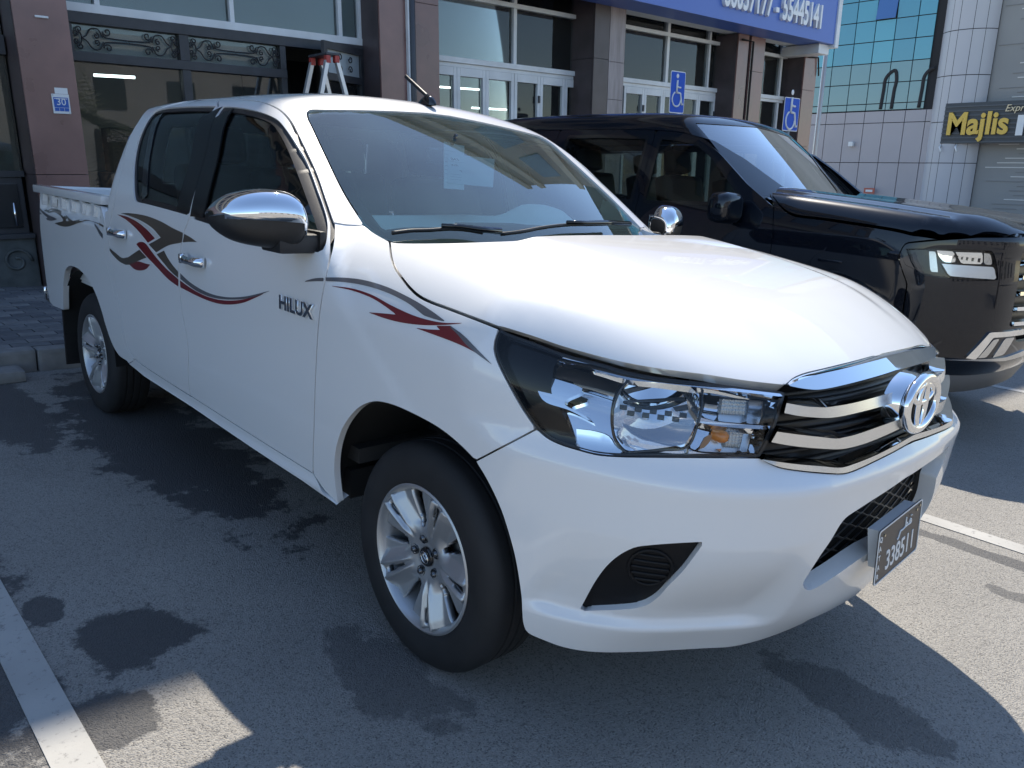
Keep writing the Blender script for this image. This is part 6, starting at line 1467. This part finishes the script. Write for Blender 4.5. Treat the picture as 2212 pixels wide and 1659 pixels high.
for k in range(9): box('board_slat', ox(-8.22), ox(-2.), OY-.80, OY-.752, oz(2.24)+k*.235, oz(2.24)+k*.235+.07, principled('slat_slate', (.085, .095, .105), rough=.5), ms)
gold = principled('sign_gold', (.72, .47, .08), rough=.4)
MO = lambda x, z: frame_matrix((x, OY-.86, z), (1, 0, 0), (0, 0, 1))
text_mesh('gold_lettering', 'Majlis', 1.62, gold, ms, MO(ox(-7.25), oz(2.75)), .05, stretch=.86, bold=.045)
text_mesh('small_lettering', 'Express', .50, principled('sign_cream', (.70, .58, .38), rough=.4), ms, MO(ox(-6.17), oz(3.17)), .03, stretch=.95, shear=.25)
box('white_letter', ox(-6.20), ox(-6.02), OY-.9, OY-.85, oz(2.42), oz(2.98), whitep, ms)
for x in (-8.2, -7.75): 
    m = MB(); m.tube([(ox(x), OY-.6, oz(2.2)), (ox(x), OY-.9, oz(2.12)), (ox(x)+.15, OY-1.0, oz(1.98))], .05, 6); m.build('spot_lamp', whitep, ms, smooth=True)
Q = np.array([onb(p, 1, OY-.3) for p in px('Z5', 385, 1425, 460, 1470)]); fr_ = thing('small_notice_board', 'small white notice with red frame low on the pale cladding', 'notice', Matrix.Identity(4))
box('red_frame', Q[0, 0], Q[1, 0], OY-.32, OY-.28, Q[1, 2], Q[0, 2], principled('frame_red', (.45, .12, .08), rough=.5), fr_); box('white_face', Q[0, 0]+.12, Q[1, 0]-.12, OY-.34, OY-.322, Q[1, 2]+.1, Q[0, 2]-.1, whitep, fr_)
Q = np.array([onb(p, 1, OY-.1) for p in px('Z5', 275, 1075, 305, 1112)]); o = box('wall_lamp', Q[0, 0], Q[1, 0], OY-.3, OY-.02, Q[1, 2], Q[0, 2], whitep, None, .05, label='small pale wall lamp on the cladding of the office building', cat='lamp')
# slim lamp post beyond the end of the shops
lp = thing('lamp_post', 'slim grey lamp post standing past the end of the shops', 'lamp post', Matrix.Translation((-9.85, 20., -1.2)))
m = MB(); m.tube([(0, 0, -.3), (0, 0, 2.5), (.03, 0, 9)], [.085, .065, .045], 14); m.build('post', principled('galvanised', (.42, .43, .43), rough=.4, metal=.5), lp, smooth=True)
m = MB(); m.tube([(.03, 0, 8.9), (.5, 0, 9.3), (1.3, 0, 9.4)], .035, 8); m.bbox(1.2, 1.8, -.13, .13, 9.34, 9.46, .03); m.build('lamp_head', MATS['galvanised'], lp, smooth=True)
m = MB(); m.lathe([(.085, 0), (.13, .02), (.13, -.3)], 16, 'z'); m.build('base', MATS['galvanised'], lp, smooth=True)

# ================================================================== PAVEMENT
pav = principled('paver_base', (.07, .07, .07), rough=.9); paver_m = [principled('paver_%s' % n, c, rough=.85) for n, c in (('grey', (.15, .15, .15)), ('light', (.19, .185, .18)), ('dark', (.115, .115, .12)))]
for p_ in paver_m: vary(p_, 14, .2, bump=.2, bscale=120)
KX = -4.25
pv = MB(); pv.box(-7.6, KX-.12, -20, 17, -.05, .105); pv = pv.build('pavement', pav, None, kind='structure'); pv.matrix_world = MG.copy()
pm_ = [MB().bbox(-.118, .118, -.058, .058, 0, .028, .006) for _ in range(1)][0]
base_me = {}
for i, mt in enumerate(paver_m):
    t = MB(); t.V, t.F = pm_.V, pm_.F; o = t.build('paver', mt, pv); base_me[i] = o.data; bpy.data.objects.remove(o)
n_p = 0
for r in range(26):
    for c in range(12):
        if n_p >= 298: break
        x = KX-.25-r*.122; y = .35-c*.244-(r % 2)*.122
        o = bpy.data.objects.new('paver', base_me[int(RNG.integers(0, 3))]); col.objects.link(o); o.parent = pv; o.location = (x, y, .100+RNG.random()*.004); o.rotation_euler = (0, 0, math.pi/2+RNG.normal()*.008) if True else (0, 0, 0); n_p += 1
rest = MB()
for r in range(26):
    for c in range(66):
        y = .6+c*.244+(r % 2)*.122; x = KX-.25-r*.122
        rest.box(x-.058, x+.058, y-.118, y+.118, .10, .129)
o = rest.build('paver', paver_m[0], pv, kind='stuff')
km = principled('kerb_concrete', (.22, .215, .205), rough=.85); vary(km, 9, .2, bump=.25, bscale=90)
kb = MB().bbox(-.075, .075, -.296, .296, -.02, .15, .022); kme = kb.build('kerb_stone', km, pv); kd = kme.data; bpy.data.objects.remove(kme)
for k in range(42):
    o = bpy.data.objects.new('kerb_stone', kd); col.objects.link(o); o.parent = pv; o.location = (KX-.03+RNG.normal()*.003, -8.4+k*.6, RNG.normal()*.003)
# low ramp stone in front of the kerb
m = MB(); m.bbox(-4.16, -3.95, -1.75, -1.02, 0, .075, .03); o = m.build('wheel_stop', km, None, label='worn concrete wheel stop on the asphalt behind the white pickup', cat='wheel stop'); o.matrix_world = MG.copy()

# ================================================================== ACROSS THE STREET (mirrored in glass, paint and chrome)
farb = thing('beige_house', 'beige building across the street seen mirrored in the shop glass', 'building', Matrix.Identity(4))
bm_ = principled('beige_render', (.36, .34, .32), rough=.8); vary(bm_, .6, .1)
box('house_wall', 34, 42, -26, 30, -1, 7.5, bm_, farb); box('roof_parapet', 33.8, 42.2, -26.2, 30.2, 7.5, 8.3, bm_, farb)
for y in np.arange(-24, 28, 4.): 
    for z in (.8, 4.3): box('window_pane', 33.93, 34.0-.002, y, y+1.6, z, z+1.7, blk_gloss, farb)
pt_ = thing('palm_tree', 'date palm across the street seen mirrored in the shop glass', 'palm tree', Matrix.Translation((11., 5.6, -.4)))
bark = principled('palm_bark', (.12, .085, .055), rough=.9); vary(bark, 20, .3, bump=.5, bscale=30); frond = principled('palm_frond', (.07, .085, .035), rough=.6); vary(frond, 3, .3)
m = MB(); m.tube([(0, 0, -.3), (.05, 0, 1.2), (.02, .03, 2.8)], [.24, .19, .17], 14); m.build('trunk', bark, pt_, smooth=True)
for k in range(34):
    az = k*2.399; el = math.radians(70-95*((k*.618) % 1)); L_ = 2.0+.5*RNG.random(); n = 14; ptsf = []
    d = np.array([math.cos(az)*math.cos(el), math.sin(az)*math.cos(el), math.sin(el)]); p = np.array([.02, .03, 2.85]); side = np.array([-math.sin(az), math.cos(az), 0])
    for i in range(n+1): ptsf.append(p.copy()); p = p+d*L_/n; d = d+[0, 0, -.085]; d /= np.linalg.norm(d)
    m = MB(); m.tube(ptsf, np.linspace(.018, .005, n+1), 5)
    for i in range(1, n+1):
        for s in (-1, 1):
            b = ptsf[i]; f_ = ptsf[i]-ptsf[i-1]; f_ /= np.linalg.norm(f_); l_ = .42*math.sin(math.pi*min(.95, .15+i/n*.8)); tip = b+side*s*l_+f_*l_*.5+np.array([0, 0, -.10*l_]); w_ = f_*.022
            m.add([b-w_, b+w_, tip], [(0, 1, 2)])
    m.build('frond', frond, pt_)

# ================================================================== GROUND
def asphalt_mat():
    m = bpy.data.materials.new('asphalt'); m.use_nodes = True; n, l = nodes_of(m); b = n['Principled BSDF']
    tc = n.new('ShaderNodeTexCoord'); co = tc.outputs['Object']
    def noise(s, d=5, r=.6):
        t = n.new('ShaderNodeTexNoise'); t.inputs['Scale'].default_value = s; t.inputs['Detail'].default_value = d; t.inputs['Roughness'].default_value = r; l.new(co, t.inputs['Vector']); return t.outputs[0]
    def mr(src, a, b_, c, d):
        t = n.new('ShaderNodeMapRange'); t.inputs[1].default_value = a; t.inputs[2].default_value = b_; t.inputs[3].default_value = c; t.inputs[4].default_value = d; l.new(src, t.inputs[0]); return t.outputs[0]
    def math_(op, a, b_):
        t = n.new('ShaderNodeMath'); t.operation = op
        for i, v in enumerate((a, b_)):
            if isinstance(v, (int, float)): t.inputs[i].default_value = v
            else: l.new(v, t.inputs[i])
        return t.outputs[0]
    def mixc(fac, a, b_):
        t = n.new('ShaderNodeMix'); t.data_type = 'RGBA'; l.new(fac, t.inputs[0])
        for i, v in ((6, a), (7, b_)):
            if isinstance(v, tuple): t.inputs[i].default_value = v+(1,)
            else: l.new(v, t.inputs[i])
        return t.outputs[2]
    vo = n.new('ShaderNodeTexVoronoi'); vo.inputs['Scale'].default_value = 230; l.new(co, vo.inputs['Vector'])
    stone = n.new('ShaderNodeSeparateColor'); l.new(vo.outputs['Color'], stone.inputs[0])
    base = mixc(mr(noise(1.3, 6), .35, .65, 0, 1), (.235, .225, .208), (.295, .282, .26))
    base = mixc(mr(stone.outputs[0], .0, 1., 0, .45), base, (.42, .405, .375))
    pit = mr(stone.outputs[1], .84, .90, 0, .55); base = mixc(pit, base, (.06, .06, .061))
    base = mixc(mr(noise(26, 4),   .56, .70, 0, .35), base, (.15, .148, .145))
    # oil and wet patches
    sep = n.new('ShaderNodeSeparateXYZ'); l.new(co, sep.inputs[0])
    wn = noise(4.5, 10, .72); wn2 = noise(9., 4)
    mask = None
    for cx, cy, rx, ry, k in STAINS:
        dx = math_('DIVIDE', math_('SUBTRACT', sep.outputs[0], cx), rx); dy = math_('DIVIDE', math_('SUBTRACT', sep.outputs[1], cy), ry)
        r = math_('SQRT', math_('ADD', math_('MULTIPLY', dx, dx), math_('MULTIPLY', dy, dy)), 0)
        e = mr(math_('ADD', r, math_('MULTIPLY', math_('SUBTRACT', wn, .5), 2.6)), .90, 1.04, k, 0)
        mask = e if mask is None else math_('MAXIMUM', mask, e)
    base = mixc(mask, base, (.055, .056, .06))
    l.new(base, b.inputs['Base Color'])
    l.new(mr(mask, 0, 1, .88, .55), b.inputs['Roughness']); b.inputs['Specular IOR Level'].default_value = .3
    bp = n.new('ShaderNodeBump'); bp.inputs['Strength'].default_value = .9; bp.inputs['Distance'].default_value = .006
    h = math_('ADD', math_('MULTIPLY', vo.outputs['Distance'], -.8), math_('MULTIPLY', noise(60, 6), 1.2)); l.new(h, bp.inputs['Height']); l.new(bp.outputs[0], b.inputs['Normal'])
    return m
STAINS = [(-.63, -1.45, .20, .17, .85), (-.27, -1.60, .12, .10, .8), (-.95, -1.62, .10, .06, .8), (-3.35, -1.25, .75, .22, .75), (-2.5, -.75, 1.4, .34, .85), (-1.2, -1.95, 1.6, .26, .8), (.95, 1.52, .9, .045, .7), (1.15, 1.2, .25, .05, .6), (.95, .05, .30, .12, .55), (1.25, -.55, .3, .2, .45), (.02, -.95, .28, .13, .5)]
asph = asphalt_mat()
m = MB(); m.add([(-120, -200, 0), (200, -200, 0), (200, 200, 0), (-120, 200, 0)], [(0, 1, 2, 3)])
gd = m.build('asphalt_ground', asph, None, kind='structure'); gd.matrix_world = MG.copy()
def line_mat():
    m = principled('worn_line_paint', (.52, .51, .47), rough=.8); n, l = nodes_of(m); b = n['Principled BSDF']
    tc = n.new('ShaderNodeTexCoord')
    t = n.new('ShaderNodeTexNoise'); t.inputs['Scale'].default_value = 34; t.inputs['Detail'].default_value = 9; t.inputs['Roughness'].default_value = .72; l.new(tc.outputs['Object'], t.inputs['Vector'])
    r = n.new('ShaderNodeValToRGB'); r.color_ramp.elements[0].position = .30; r.color_ramp.elements[1].position = .44; r.color_ramp.elements[0].color = (.16, .155, .15, 1); r.color_ramp.elements[1].color = (.52, .51, .48, 1)
    l.new(t.outputs[0], r.inputs[0])
    t2 = n.new('ShaderNodeTexNoise'); t2.inputs['Scale'].default_value = 3; l.new(tc.outputs['Object'], t2.inputs['Vector'])
    mx = n.new('ShaderNodeMix'); mx.data_type = 'RGBA'; mx.blend_type = 'MULTIPLY'; mx.inputs[0].default_value = .6; l.new(r.outputs[0], mx.inputs[6]); l.new(t2.outputs[0], mx.inputs[7]); l.new(mx.outputs[2], b.inputs['Base Color'])
    bp = n.new('ShaderNodeBump'); bp.inputs['Strength'].default_value = .5; bp.inputs['Distance'].default_value = .003; l.new(t.outputs[0], bp.inputs['Height']); l.new(bp.outputs[0], b.inputs['Normal'])
    return m
lm_ = line_mat()
for nm, y0, y1, x0, x1 in (('bay_line', -1.785, -1.685, -3.9, 1.2), ('bay_line', 1.655, 1.755, -3.9, 1.7), ('bay_line', 5.2, 5.3, -3.9, 1.7)):
    m = MB(); m.box(x0, x1, y0, y1, .001, .004); o = m.build(nm, lm_, None, kind='structure'); o.matrix_world = MG.copy()
